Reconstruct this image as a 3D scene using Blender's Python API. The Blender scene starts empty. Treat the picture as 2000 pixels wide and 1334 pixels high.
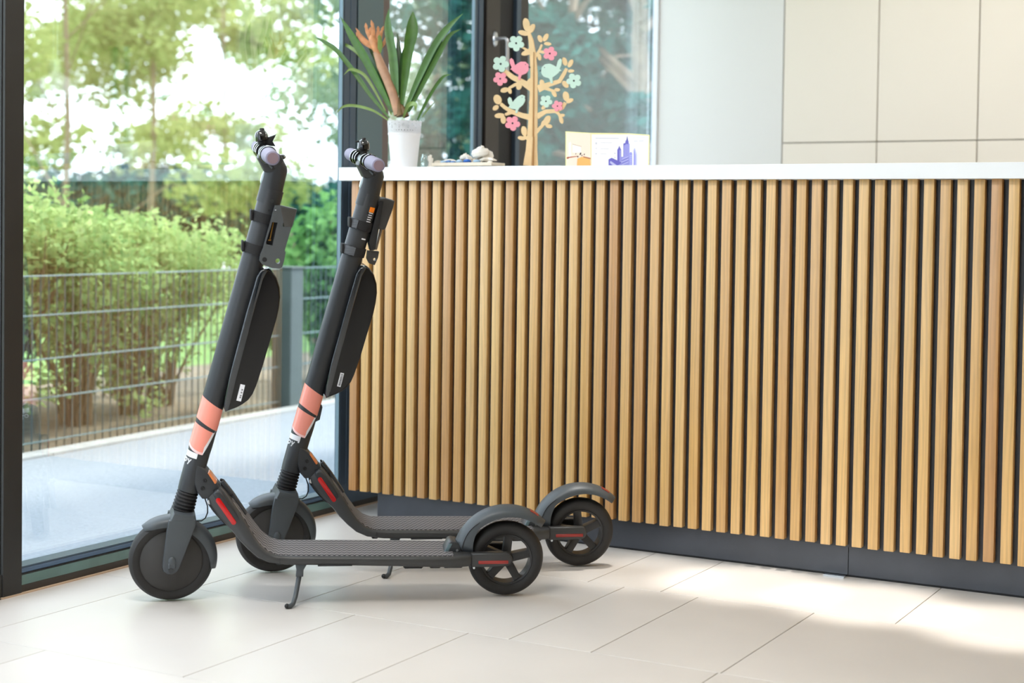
import bpy, bmesh, math, random
import numpy as np
from mathutils import Vector, Matrix
random.seed(7); np.random.seed(7)
PI = math.pi
scene = bpy.context.scene
COL = scene.collection

# ------------------------------------------------------------------ camera
FPX, CYP, YAW, PITCH, ROLL = 3069.73, 540.2, -0.5091, 0.0308, 0.0140
CAMP = Vector((2.9914, -4.1453, 0.94))
fw = Vector((math.sin(YAW)*math.cos(PITCH), math.cos(YAW)*math.cos(PITCH), -math.sin(PITCH)))
r0 = Vector((math.cos(YAW), -math.sin(YAW), 0)); u0 = r0.cross(fw)
rr = r0*math.cos(ROLL)+u0*math.sin(ROLL); uu = -r0*math.sin(ROLL)+u0*math.cos(ROLL)
cam = bpy.data.cameras.new('camera'); camo = bpy.data.objects.new('camera', cam); COL.objects.link(camo)
cam.sensor_width = 36; cam.lens = FPX/2000*36; cam.shift_y = (CYP-667)/2000; cam.clip_end = 300
camo.matrix_world = Matrix(((rr.x, uu.x, -fw.x, CAMP.x), (rr.y, uu.y, -fw.y, CAMP.y), (rr.z, uu.z, -fw.z, CAMP.z), (0, 0, 0, 1)))
cam.dof.use_dof = True; cam.dof.focus_distance = 4.1; cam.dof.aperture_fstop = 3.2
scene.camera = camo
# ------------------------------------------------------------------ world, light, exposure
vs = scene.view_settings
vs.view_transform = 'Standard'; vs.look = 'None'; vs.gamma = 1; vs.use_curve_mapping = False; vs.exposure = 0.16
w = bpy.data.worlds.new('world'); scene.world = w; w.use_nodes = True
bg = w.node_tree.nodes['Background']; bg.inputs[0].default_value = (0.76, 0.88, 1.0, 1); bg.inputs[1].default_value = 4.6
def light(name, typ, loc, energy, color=(1, 1, 1), rot=(0, 0, 0), **kw):
    l = bpy.data.lights.new(name, typ); l.energy = energy; l.color = color
    for k, v in kw.items(): setattr(l, k, v)
    o = bpy.data.objects.new(name, l); o.location = loc; o.rotation_euler = rot; COL.objects.link(o); return o
light('sun', 'SUN', (-10, 5, 20), 5.0, (1.0, 0.95, 0.85), (math.radians(-32), math.radians(18), 0), angle=math.radians(8))
CEIL = 2.75
PANELS = [(1.0, -2.2), (3.4, -2.2), (1.0, -4.3), (3.4, -4.3), (1.6, 1.3), (3.6, 1.3)]  # unseen ceiling panels, added to brighten the room and slats
PWR = [36, 2, 16, 4, 14, 12]
for (x, y), e_ in zip(PANELS, PWR):
    light('fill_panel_light', 'AREA', (x, y, CEIL-0.06), e_, (1.0, 0.96, 0.92) if x < 2 else (1.0, 0.86, 0.70), shape='RECTANGLE', size=1.15, size_y=0.55)
SPOTS = [(1.20, -.23, 200), (1.52, -.20, 360), (1.86, -.24, 370), (2.22, -.29, 390), (2.58, -.30, 390)]
for x, y, e in SPOTS:
    light('downlight_beam', 'SPOT', (x, y, CEIL-0.05), e, (1.0, 0.94, 0.86), spot_size=math.radians(12), spot_blend=0.75, shadow_soft_size=0.05)

# ------------------------------------------------------------------ helpers
def L(r, g, b):
    f = lambda c: (c/255/12.92) if c/255 <= 0.04045 else ((c/255+0.055)/1.055)**2.4
    return (f(r), f(g), f(b), 1)
def mat(name, col, rough=0.5, metal=0.0, noise=0.0, nscale=20.0, bump=0.0, bscale=60.0, spec=0.5, coat=0.0, trans=0.0, emit=0.0):
    m = bpy.data.materials.new(name); m.use_nodes = True; nt = m.node_tree; b = nt.nodes['Principled BSDF']
    b.inputs['Base Color'].default_value = col; b.inputs['Roughness'].default_value = rough; b.inputs['Metallic'].default_value = metal
    b.inputs['Specular IOR Level'].default_value = spec; b.inputs['Coat Weight'].default_value = coat
    if trans: b.inputs['Transmission Weight'].default_value = trans
    if emit: b.inputs['Emission Color'].default_value = col; b.inputs['Emission Strength'].default_value = emit
    tc = nt.nodes.new('ShaderNodeTexCoord')
    if noise:
        n = nt.nodes.new('ShaderNodeTexNoise'); n.inputs['Scale'].default_value = nscale; n.inputs['Detail'].default_value = 5
        nt.links.new(tc.outputs['Object'], n.inputs['Vector'])
        mx = nt.nodes.new('ShaderNodeMixRGB'); mx.blend_type = 'MULTIPLY'; mx.inputs[0].default_value = 1
        rp = nt.nodes.new('ShaderNodeMapRange'); rp.inputs[1].default_value = .3; rp.inputs[2].default_value = .7
        rp.inputs[3].default_value = 1-noise; rp.inputs[4].default_value = 1+noise*.4
        nt.links.new(n.outputs[0], rp.inputs[0]); nt.links.new(rp.outputs[0], mx.inputs[2]); mx.inputs[1].default_value = col
        nt.links.new(mx.outputs[0], b.inputs['Base Color'])
    if bump:
        n2 = nt.nodes.new('ShaderNodeTexNoise'); n2.inputs['Scale'].default_value = bscale; nt.links.new(tc.outputs['Object'], n2.inputs['Vector'])
        bp = nt.nodes.new('ShaderNodeBump'); bp.inputs['Strength'].default_value = bump; bp.inputs['Distance'].default_value = .002
        nt.links.new(n2.outputs[0], bp.inputs['Height']); nt.links.new(bp.outputs[0], b.inputs['Normal'])
    return m
def T(x=0, y=0, z=0, rx=0, ry=0, rz=0):
    from mathutils import Euler
    return Matrix.Translation((x, y, z)) @ Euler((rx, ry, rz)).to_matrix().to_4x4()
class MB:
    def __init__(s): s.bm = bmesh.new()
    def box(s, c, d, bev=0, M=None, seg=1):
        r = bmesh.ops.create_cube(s.bm, size=1, matrix=(M or Matrix()) @ Matrix.Translation(c) @ Matrix.Diagonal((*d, 1)))
        if bev:
            es = list({e for v in r['verts'] for e in v.link_edges})
            bmesh.ops.bevel(s.bm, geom=es, offset=bev, segments=seg, affect='EDGES', profile=.5)
        return s
    def cyl(s, a, b, r1, r2=None, n=20, cap=True):
        a = Vector(a); b = Vector(b); d = b-a; r2 = r1 if r2 is None else r2
        M = Matrix.Translation((a+b)/2) @ d.to_track_quat('Z', 'Y').to_matrix().to_4x4()
        bmesh.ops.create_cone(s.bm, cap_ends=cap, segments=n, radius1=r1, radius2=r2, depth=d.length, matrix=M); return s
    def ell(s, c, r, M=None, n=16):
        bmesh.ops.create_uvsphere(s.bm, u_segments=n, v_segments=max(6, n//2), radius=1, matrix=(M or Matrix()) @ Matrix.Translation(c) @ Matrix.Diagonal((*r, 1))); return s
    def loops(s, rings, closed=True, cap=True, wrap=False):
        """skin a list of vertex rings"""
        vs_ = [[s.bm.verts.new(p) for p in ring] for ring in rings]
        m = len(vs_); k = len(vs_[0])
        for i in range(m if wrap else m-1):
            A = vs_[i]; B = vs_[(i+1) % m]
            for j in range(k if closed else k-1):
                try: s.bm.faces.new((A[j], A[(j+1) % k], B[(j+1) % k], B[j]))
                except ValueError: pass
        if cap and not wrap and closed:
            s.bm.faces.new(vs_[0][::-1]); s.bm.faces.new(vs_[-1])
        return s
    def tube(s, pts, rad, n=10, cap=True):
        pts = [Vector(p) for p in pts]
        rad = rad if isinstance(rad, (list, tuple)) else [rad]*len(pts)
        rings = []; up = None
        for i, p in enumerate(pts):
            d = (pts[min(i+1, len(pts)-1)]-pts[max(i-1, 0)]).normalized()
            if up is None: up = d.orthogonal().normalized()
            up = (up - d*up.dot(d)).normalized(); sd = d.cross(up)
            rings.append([p+(up*math.cos(2*PI*j/n)+sd*math.sin(2*PI*j/n))*rad[i] for j in range(n)])
        return s.loops(rings, cap=cap)
    def lathe(s, prof, n=32, M=None, axis='Z', a0=0, a1=2*PI, cap=False, closed_prof=False):
        """prof = [(radius, height)] revolved round an axis"""
        full = abs(a1-a0-2*PI) < 1e-6; M = M or Matrix(); rings = []
        for i in range(n if full else n+1):
            a = a0+(a1-a0)*i/n; ring = []
            for r, h in prof:
                if axis == 'Z': q = (r*math.cos(a), r*math.sin(a), h)
                elif axis == 'Y': q = (r*math.cos(a), h, r*math.sin(a))
                ring.append(M @ Vector(q))
            rings.append(ring)
        return s.loops(rings, closed=closed_prof, cap=cap, wrap=full)
    def prism(s, poly, fn, lo, hi, bev=0, seg=2, holes=()):
        """2D polygon (with holes) extruded; fn(u,v,w) -> 3D"""
        edges = []; vv = []
        for lp in [poly]+list(holes):
            v = [s.bm.verts.new(fn(a, b, lo)) for a, b in lp]; vv += v
            for i in range(len(v)): edges.append(s.bm.edges.new((v[i], v[(i+1) % len(v)])))
        if holes:
            fs = [g for g in bmesh.ops.triangle_fill(s.bm, edges=edges, use_beauty=True, use_dissolve=False)['geom'] if isinstance(g, bmesh.types.BMFace)]
        else: fs = [s.bm.faces.new(vv)]
        ex = bmesh.ops.extrude_face_region(s.bm, geom=fs)['geom']
        nv = [g for g in ex if isinstance(g, bmesh.types.BMVert)]
        dv = Vector(fn(0, 0, hi))-Vector(fn(0, 0, lo))
        for v in nv: v.co += dv
        if bev:
            nset = set(nv); oset = set(vv)
            es = [e for e in s.bm.edges if (e.verts[0] in nset and e.verts[1] in nset and e.is_boundary is False and len(e.link_faces) == 2 and e.calc_face_angle(0) > .6)
                  or (e.verts[0] in oset and e.verts[1] in oset and len(e.link_faces) == 2 and e.calc_face_angle(0) > .6)]
            bmesh.ops.bevel(s.bm, geom=es, offset=bev, segments=seg, affect='EDGES', profile=.5, clamp_overlap=True)
        return s
    def xf(s, M): bmesh.ops.transform(s.bm, matrix=M, verts=s.bm.verts); return s
    def sub(s, n=1):
        bmesh.ops.subdivide_edges(s.bm, edges=s.bm.edges, cuts=n, use_grid_fill=True, smooth=1.0); return s
    def done(s, name, m, parent=None, smooth=True, label=None, cat=None, group=None, kind=None, loc=None, ang=40):
        bmesh.ops.recalc_face_normals(s.bm, faces=s.bm.faces)
        me = bpy.data.meshes.new(name); s.bm.to_mesh(me); s.bm.free()
        if smooth:
            me.polygons.foreach_set('use_smooth', [True]*len(me.polygons))
            try: me.set_sharp_from_angle(angle=math.radians(ang))
            except Exception: pass
        return link(name, me, m, parent, label, cat, group, kind, loc)
def link(name, me, m, parent=None, label=None, cat=None, group=None, kind=None, loc=None):
    if m is not None and len(me.materials) == 0: me.materials.append(m)
    o = bpy.data.objects.new(name, me); COL.objects.link(o)
    if parent is not None: o.parent = parent
    if loc is not None: o.location = loc
    return tag(o, label, cat, group, kind)
def tag(o, label=None, cat=None, group=None, kind=None):
    if label: o['label'] = label
    if cat: o['category'] = cat
    if group: o['group'] = group
    if kind: o['kind'] = kind
    return o
def empty(name, label=None, cat=None, group=None, kind=None, loc=(0, 0, 0)):
    o = bpy.data.objects.new(name, None); o.empty_display_size = .05; COL.objects.link(o); o.location = loc
    return tag(o, label, cat, group, kind)
def pydata(name, V, F, m, parent=None, **kw):
    me = bpy.data.meshes.new(name); me.from_pydata([tuple(v) for v in V], [], [tuple(f) for f in F]); me.update()
    return link(name, me, m, parent, **kw)
XZ = lambda y0: (lambda u, v, w_: (u, y0+w_, v))
def box(name, lo, hi, m, parent=None, bev=0, **kw):
    c = [(a+b)/2 for a, b in zip(lo, hi)]; d = [abs(b-a) for a, b in zip(lo, hi)]
    smooth = kw.pop('smooth', False)
    b = MB().box((0, 0, 0) if kw.get('center') else c, d, bev, seg=2); kw.pop('center', None)
    return b.done(name, m, parent, smooth=smooth, **kw)

# ------------------------------------------------------------------ materials
M_grout = mat('grout', L(150, 144, 136), .9)
def tile_material():
    m = mat('floor_tile', L(208, 203, 198), .34, noise=.05, nscale=3, bump=.05, bscale=25, spec=.5)
    nt = m.node_tree; b = nt.nodes['Principled BSDF']; oi = nt.nodes.new('ShaderNodeObjectInfo')
    mp = nt.nodes.new('ShaderNodeMapRange'); mp.inputs[3].default_value = .95; mp.inputs[4].default_value = 1.0
    nt.links.new(oi.outputs['Random'], mp.inputs[0]); src = b.inputs['Base Color'].links[0].from_socket
    mx = nt.nodes.new('ShaderNodeMixRGB'); mx.blend_type = 'MULTIPLY'; mx.inputs[0].default_value = 1
    nt.links.new(src, mx.inputs[1]); nt.links.new(mp.outputs[0], mx.inputs[2]); nt.links.new(mx.outputs[0], b.inputs['Base Color']); return m
M_tile = tile_material()
M_wall = mat('painted_wall', L(228, 230, 228), .6, bump=.05)
M_ceil = mat('ceiling_paint', L(240, 240, 238), .8)
M_frame = mat('window_frame_metal', L(72, 88, 104), .34, .35, noise=.08, nscale=4)
M_frame_dk = mat('frame_metal_dark_reflection', L(58, 52, 46), .38, .3)  # blue-grey frame metal with its dark reflections put into the colour
M_post = mat('charcoal_post', L(44, 43, 41), .45, .2)
M_black = mat('black_rubber', L(22, 22, 24), .6)
M_chrome = mat('brushed_steel', L(200, 205, 210), .25, 1.0)
M_white = mat('white_laminate', L(238, 240, 242), .22, noise=.01)
M_dark = mat('dark_laminate', L(46, 49, 55), .42, noise=.22, nscale=9, bump=.1, bscale=200)
M_plinth = mat('anthracite_plinth', L(62, 66, 74), .34, noise=.25, nscale=7, bump=.12, bscale=160)
M_cab = mat('cream_cabinet', L(240, 232, 218), .3)
M_cabgap = mat('cabinet_shadow_gap', L(140, 130, 110), .7)
def wood_material(name, cols, rough=.36, ring=1.0):
    m = bpy.data.materials.new(name); m.use_nodes = True; nt = m.node_tree; b = nt.nodes['Principled BSDF']; b.inputs['Roughness'].default_value = rough; b.inputs['Specular IOR Level'].default_value = .95
    tc = nt.nodes.new('ShaderNodeTexCoord'); oi = nt.nodes.new('ShaderNodeObjectInfo')
    add = nt.nodes.new('ShaderNodeVectorMath'); add.operation = 'ADD'
    sc = nt.nodes.new('ShaderNodeVectorMath'); sc.operation = 'SCALE'; sc.inputs['Scale'].default_value = 37
    cb = nt.nodes.new('ShaderNodeCombineXYZ')
    for i in range(3): nt.links.new(oi.outputs['Random'], cb.inputs[i])
    nt.links.new(cb.outputs[0], sc.inputs[0]); nt.links.new(tc.outputs['Object'], add.inputs[0]); nt.links.new(sc.outputs[0], add.inputs[1])
    mp = nt.nodes.new('ShaderNodeMapping'); mp.inputs['Scale'].default_value = (9, 9, .7); nt.links.new(add.outputs[0], mp.inputs['Vector'])
    n1 = nt.nodes.new('ShaderNodeTexNoise'); n1.inputs['Scale'].default_value = 2.2; n1.inputs['Detail'].default_value = 2; nt.links.new(mp.outputs[0], n1.inputs['Vector'])
    wv = nt.nodes.new('ShaderNodeTexWave'); wv.inputs['Scale'].default_value = 3.2; wv.inputs['Distortion'].default_value = 9; wv.inputs['Detail'].default_value = 2; wv.inputs['Detail Scale'].default_value = 1.2
    nt.links.new(mp.outputs[0], wv.inputs['Vector'])
    mp2 = nt.nodes.new('ShaderNodeMapping'); mp2.inputs['Scale'].default_value = (260, 260, 9); nt.links.new(add.outputs[0], mp2.inputs['Vector'])
    n2 = nt.nodes.new('ShaderNodeTexNoise'); n2.inputs['Scale'].default_value = 1; n2.inputs['Detail'].default_value = 3; nt.links.new(mp2.outputs[0], n2.inputs['Vector'])
    r = nt.nodes.new('ShaderNodeValToRGB'); r.color_ramp.elements[0].position = 0; r.color_ramp.elements[0].color = cols[0]
    r.color_ramp.elements[1].position = 1; r.color_ramp.elements[1].color = cols[-1]
    for i, c in enumerate(cols[1:-1]): e = r.color_ramp.elements.new((i+1)/(len(cols)-1)); e.color = c
    nt.links.new(oi.outputs['Random'], r.inputs[0])
    def mul(src, fac_src, lo, hi):
        mr = nt.nodes.new('ShaderNodeMapRange'); mr.inputs[3].default_value = lo; mr.inputs[4].default_value = hi; nt.links.new(fac_src, mr.inputs[0])
        mx = nt.nodes.new('ShaderNodeMixRGB'); mx.blend_type = 'MULTIPLY'; mx.inputs[0].default_value = 1
        nt.links.new(src, mx.inputs[1]); nt.links.new(mr.outputs[0], mx.inputs[2]); return mx.outputs[0]
    c = mul(r.outputs[0], n1.outputs[0], .86, 1.1); c = mul(c, wv.outputs[0], 1-.12*ring, 1.04); c = mul(c, n2.outputs[0], .8, 1.16)
    nt.links.new(c, b.inputs['Base Color']); return m
M_oak = wood_material('oak', [L(212, 170, 104), L(218, 177, 112), L(205, 160, 92), L(220, 181, 120), L(198, 150, 86), L(213, 171, 106), L(184, 132, 76)])
M_tan = wood_material('tan_veneer', [L(212, 172, 126), L(222, 184, 138)], ring=.5)
M_ply = mat('birch_plywood', L(232, 198, 148), .6, noise=.08, nscale=30)
M_ply_e = mat('plywood_edge', L(190, 148, 100), .7)

def glass_material():
    m = bpy.data.materials.new('window_glass'); m.use_nodes = True; nt = m.node_tree; nt.nodes.clear()
    o = nt.nodes.new('ShaderNodeOutputMaterial'); mix = nt.nodes.new('ShaderNodeMixShader')
    t = nt.nodes.new('ShaderNodeBsdfTransparent'); t.inputs[0].default_value = (.985, .99, .99, 1)
    g = nt.nodes.new('ShaderNodeBsdfGlossy'); g.inputs['Roughness'].default_value = 0.0
    ge = nt.nodes.new('ShaderNodeNewGeometry'); dt = nt.nodes.new('ShaderNodeVectorMath'); dt.operation = 'DOT_PRODUCT'
    nt.links.new(ge.outputs['Normal'], dt.inputs[0]); nt.links.new(ge.outputs['Incoming'], dt.inputs[1])
    def mth(op, a, b=None):
        n = nt.nodes.new('ShaderNodeMath'); n.operation = op
        for i, v in enumerate((a, b)):
            if v is None: continue
            if isinstance(v, (int, float)): n.inputs[i].default_value = v
            else: nt.links.new(v, n.inputs[i])
        return n.outputs[0]
    c = mth('ABSOLUTE', dt.outputs['Value']); k = mth('POWER', mth('SUBTRACT', 1.0, c), 5.0); f = mth('ADD', mth('MULTIPLY', k, .8), .19)
    nt.links.new(f, mix.inputs[0]); nt.links.new(t.outputs[0], mix.inputs[1]); nt.links.new(g.outputs[0], mix.inputs[2]); nt.links.new(mix.outputs[0], o.inputs[0]); return m
M_glass = glass_material()

# ------------------------------------------------------------------ floor of tiles
ROOM_X1, ROOM_Y0, ROOM_Y1 = 6.0, -6.6, 2.56
floor = box('floor', (-.03, ROOM_Y0, -.12), (ROOM_X1, ROOM_Y1, -.003), M_grout, kind='structure')
PITCH_Y = .6225; y0 = -.405
rowj = {0: [.53, 1.148, 1.359, 1.975, 2.592, 2.80, 3.42], -1: [.02, .32, .639, 1.256, 1.465, 1.773, 2.39, 3.01, 3.32], -2: [.21, .83, 1.15, 1.767, 2.384, 2.59, 3.21],
        -3: [.02, .44, 1.057, 1.37, 1.98, 2.60, 3.217], -4: [.31, .93, 1.14, 1.76, 2.38, 2.69, 3.31]}
row = 0; yy = y0 + 5*PITCH_Y
k = 4
while yy > ROOM_Y0+.02:
    ylo = y0 + k*PITCH_Y; yhi = ylo + PITCH_Y
    if k in rowj: js = [.003]+[j for j in rowj[k] if j > .05]
    else:
        js = [.003]; x = random.choice([.31, .62, .45])
        while x < 3.4: js.append(x); x += random.choice([.617, .617, .617, .31, .21])
    x = js[-1]
    while x < ROOM_X1-.65: x += .617; js.append(x)
    js.append(ROOM_X1)
    ya = max(ylo, ROOM_Y0); yb = min(yhi, ROOM_Y1)
    if yb-ya > .05:
        for a, b in zip(js, js[1:]):
            g = .0011
            MB().box(((a+b)/2, (ya+yb)/2, -.005), (b-a-2*g, yb-ya-2*g, .010), .0006).done('tile', M_tile, floor, smooth=False)
    k -= 1; yy = y0 + k*PITCH_Y + PITCH_Y

# ------------------------------------------------------------------ room shell
ceil = box('ceiling', (-.14, ROOM_Y0, CEIL), (ROOM_X1, ROOM_Y1+.1, CEIL+.15), M_ceil, kind='structure')
box('wall_right', (ROOM_X1, ROOM_Y0, -.12), (ROOM_X1+.12, ROOM_Y1+.1, CEIL), mat('warm_wall', L(176, 156, 130), .7), kind='structure')
box('wall_front', (1.8, ROOM_Y0-.12, -.12), (ROOM_X1+.12, ROOM_Y0, CEIL+.15), mat('dark_wall', L(92, 88, 84), .7), kind='structure')
box('wall_back', (.0, ROOM_Y1+.09, -.12), (ROOM_X1+.12, ROOM_Y1+.22, CEIL+.15), M_wall, kind='structure')
box('wall_left', (-.14, ROOM_Y0, CEIL-.25), (0, 2.86, CEIL), M_wall, kind='structure')   # lintel over the glazing

# wide plain panel beside the window and the row of tall cabinets
YC = 2.54
side = box('wall_panel', (.02, YC, .0), (.620, YC+.09, CEIL), mat('pale_panel', L(230, 229, 225), .35), label='plain pale grey full-height panel between window and cabinets', cat='panel')
box('edge_strip', (.0, YC-.012, .0), (.0185, YC+.08, CEIL), M_white, side)
CW = .4255
M_niche = mat('dark_niche', L(46, 42, 36), .6)
for i in range(8):
    x0 = .6235+i*CW; wood = i >= 4
    lab = ['cream tall cabinet next to the pale grey panel', 'second cream tall cabinet from the pale grey panel', 'third cream tall cabinet from the pale grey panel',
           'fourth cream tall cabinet, just outside the picture', 'tan wood cabinet mirrored in the window, first beyond the cream ones', 'tan wood cabinet mirrored in the window, second beyond the cream ones',
           'tan wood cabinet mirrored in the window, one with dark grip grooves', 'tan wood cabinet mirrored in the window, farthest one'][i]
    cb = box('tall_cabinet', (x0, YC+.021, 0), (x0+CW-.0005, YC+.09, CEIL-.05), M_cabgap, label=lab, cat='cabinet', group='tall cabinets along the back wall')
    mm = M_tan if wood else M_cab
    if wood: box('niche_back', (x0, YC+.012, .9), (x0+CW, YC+.022, 1.243), M_niche, cb)
    for za, zb in ((.08, .9), (.9045, 1.332), (1.3365, CEIL-.06)) if not wood else ((.08, .9), (1.243, CEIL-.06)):
        if i == 6 and za > 1.2: [box('grip_groove', (gx_, YC-.012, 1.25), (gx_+.022, YC+.001, 1.93), M_black, cb) for gx_ in (x0+.01, x0-.075)]
        box('door', (x0+.002, YC, za), (x0+CW-.0025, YC+.019, zb), mm, cb, bev=.001)
# ------------------------------------------------------------------ glazing (plane x = 0 is the room side of the frames)
GX = -.060
def pane(parent, ya, yb, za=.06, zb=CEIL-.25):
    return box('pane', (GX-.012, ya, za), (GX, yb, zb), M_glass, parent)
H2 = CEIL-.25
w1 = empty('window_1', kind='structure')
pane(w1, -1.31, .22)
M_rail = mat('sill_satin', L(84, 118, 112), .12, .0, noise=.25, nscale=6, coat=.5)
M_blue = mat('anodised_blue_grey', L(84, 106, 132), .3, .4)
box('bottom_rail', (-.13, -1.305, -.02), (0, .069, .0215), M_frame_dk, w1, bev=.001)
box('drip_rail', (-.13, -1.305, .0215), (-.002, .069, .0465), M_rail, w1)
box('glazing_bar', (-.059, -1.305, .0465), (-.004, .069, .0505), M_black, w1)
box('glazing_bar', (-.059, -1.305, .0505), (-.005, .069, .0615), M_blue, w1, bev=.002)
box('glazing_bar', (-.059, -1.305, .0615), (-.009, .069, .0668), M_frame, w1)
box('trim_1', (0, -1.372, 0), (.007, .30, .004), mat('tan_sealant', L(190, 165, 140), .8), kind='structure')
po = box('window_post', (-.16, -1.367, 0), (.004, -1.305, H2), M_post, label='dark charcoal window post at the left edge of the photo', cat='post', bev=.002)
box('cover_strip', (-.158, -1.3695, .0), (-.006, -1.367, H2), M_black, po)
w2 = empty('window_2', kind='structure')
def vbar(nm, ya, yb, xa, xb, m, par=w2, za=0.0): box(nm, (xa, ya, za), (xb, yb, H2), m, par, bev=.0015)
M_teal = mat('frame_metal_teal_reflection', L(92, 112, 118), .32, .3)  # frame metal again, teal reflection put into the colour
M_lt = mat('frame_metal_bright_reflection', L(112, 136, 148), .35, .2)  # frame metal again, bright reflection put into the colour
vbar('glazing_bead', .064, .069, -.014, -.001, M_lt)
vbar('mullion', .069, .074, -.018, -.003, M_black)
vbar('mullion', .074, .106, -.018, -.001, M_frame); vbar('mullion', .108, .142, -.018, -.000, M_frame)
vbar('mullion', .215, .299, -.125, -.06, M_frame)
vbar('mullion', .142, .151, -.02, -.010, M_black)
vbar('mullion', .151, .299, -.03, .000, M_teal)
vbar('mullion', .299, .350, -.12, -.010, mat('reveal_dark_reflection', L(104, 90, 84), .5))  # brown is a dark reflection painted onto the frame metal
pane(w2, .26, 1.09)
box('bottom_rail', (-.13, .069, -.02), (.001, 2.80, .0215), M_frame_dk, w2, bev=.001)
box('drip_rail', (-.13, .069, .0215), (.0005, 2.80, .085), M_frame, w2, bev=.001)
vbar('glazing_bead', .905, .911, -.014, -.001, M_lt); vbar('mullion', .911, .935, -.018, -.004, M_frame); vbar('mullion', .937, .968, -.018, -.0, M_frame); vbar('mullion', .968, .979, -.018, -.01, M_blue)
vbar('mullion', 1.09, 1.30, -.125, -.055, M_frame)
w3 = empty('window_3', kind='structure')
vbar('sash_frame', .979, 1.080, -.05, .008, M_frame_dk, w3)
vbar('sash_frame', 1.080, 1.233, -.04, -.020, M_black, w3)  # black here is the frame's dark reflection, put into the colour
vbar('sash_frame', 1.233, 1.266, -.04, -.004, M_frame, w3); vbar('sash_frame', 1.266, 1.335, -.04, -.008, M_frame_dk, w3)
pane(w3, 1.30, 2.80)
vbar('end_frame', 2.80, 2.85, -.13, .0, M_frame, w3)
hb = MB(); hb.lathe([(.0, .006), (.013, .006), (.015, .0), (0, 0)], n=24, M=Matrix.Translation((.010, 1.037, 1.655)) @ Matrix.Rotation(PI/2, 4, 'Y') @ Matrix.Diagonal((2.0, 1, 1, 1)))
hp = hb.done('handle_plate', M_chrome, w3)
MB().tube([(.014, 1.037, 1.655), (.055, 1.037, 1.655), (.060, 1.039, 1.650), (.061, 1.041, 1.640), (.062, 1.043, 1.52)], [.007, .007, .0085, .0085, .0075], n=12).done('lever', mat('satin_nickel', L(205, 208, 212), .35, .8), hp)
# more glazing to the left of the picture lets the daylight in behind the camera
w4 = empty('window_4', kind='structure')
for i in range(5):
    ya = -6.55+i*1.036
    pane(w4, ya+.03, ya+1.01)
    box('mullion', (-.12, ya-.03, 0), (0, ya+.03, H2), M_post, w4)
box('bottom_rail', (-.12, ROOM_Y0, -.02), (0, -1.367, .06), M_post, w4)

w5 = empty('added_window', kind='structure')  # unseen window, added to throw more daylight onto the slats
box('lintel', (-.14, ROOM_Y0-.12, H2), (1.8, ROOM_Y0, CEIL+.15), M_wall, w5)
for i in range(2): box('pane', (.04+i*.88, ROOM_Y0-.06, .06), (.84+i*.88, ROOM_Y0-.04, H2), M_glass, w5); box('mullion', (-.04+i*.88, ROOM_Y0-.1, 0), (.04+i*.88, ROOM_Y0, H2), M_post, w5)
box('mullion', (1.72, ROOM_Y0-.1, 0), (1.8, ROOM_Y0, H2), M_post, w5)
# ------------------------------------------------------------------ reception counter
cn = empty('reception_counter', 'oak slatted reception counter with anthracite plinth under a white worktop', 'counter')
box('back_board', (.19, .024, .085), (3.6, .05, 1.083), M_dark, cn)
box('back_board', (.084, .024, .085), (.19, .05, 1.083), M_dark, cn, label='end strip of back board beside the window frame')
for xa, xb in ((.175, 1.722), (1.7235, 3.6)):
    box('plinth_panel', (xa, .035, .006), (xb, .053, .088), M_plinth, cn, bev=.0008)
box('plinth_seal', (.18, .040, 0), (3.6, .052, .007), M_black, cn)
box('levelling_foot', (1.66, .012, .0), (1.718, .04, .005), M_chrome, cn, label='flat steel levelling plate poking out under the plinth')
box('carcass_side', (.20, .054, .03), (.22, .62, 1.083), M_dark, cn)
sm = MB().box((0, 0, 0), (.0272, .0235, .994), .0016, seg=2); 
slat0 = sm.done('slat', M_oak, cn, smooth=True, ang=30)
slat0.location = (.085+.0136, .0125, .587)
for i in range(1, 80):
    s_ = slat0.copy(); COL.objects.link(s_); s_.parent = cn
    s_.location = (.085+.0136+i*.04358, .0125+random.uniform(-.0008, .0008), .587+random.uniform(-.0012, .0012))
    s_.rotation_euler = (0, random.uniform(-.0006, .0006), random.choice([0, PI]))
box('worktop', (.049, -.021, 1.0842), (3.65, .66, 1.1262), M_white, label='long white worktop with squared edge lying on the slatted counter', cat='worktop', bev=.0012)
ZT = 1.1264

# ------------------------------------------------------------------ electric scooters
# local frame: x = along the scooter from the front axle to the rear, y = away from the camera, z = up
M_body = mat('scooter_grey', L(54, 56, 59), .42, .25, noise=.08, nscale=14)
M_fork = mat('fork_grey', L(72, 77, 81), .45, .15, noise=.06, nscale=20)
M_side = mat('deck_side_grey', L(60, 60, 60), .4, .2)
M_tyre = mat('tyre_rubber', L(34, 32, 31), .62, noise=.25, nscale=18, bump=.2, bscale=140)
M_hub = mat('hub_cover', L(52, 50, 48), .5, noise=.15, nscale=16)
M_rim = mat('black_rim', L(38, 37, 37), .38)
M_pink = mat('coral_band', L(246, 150, 132), .3, coat=.3)
M_stk = mat('white_sticker', L(236, 238, 244), .4)
M_ink = mat('black_ink', L(40, 40, 44), .5)
M_bat = mat('battery_gloss', L(9, 10, 12), .22, coat=.2, spec=.35)
M_batrim = mat('battery_rim', L(24, 30, 36), .1, coat=1.0)
M_grip = mat('lavender_grip', L(132, 128, 150), .6)
M_gripend = mat('grip_end', L(128, 108, 116), .6)
M_red = mat('red_reflector', L(190, 0, 4), .25, coat=.5)
M_redd = mat('dull_red_reflector', L(150, 34, 26), .35, coat=.4)
M_orange = mat('orange_sticker', L(255, 138, 10), .4)
M_orefl = mat('orange_reflector', L(214, 120, 60), .3, coat=.5)
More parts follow.
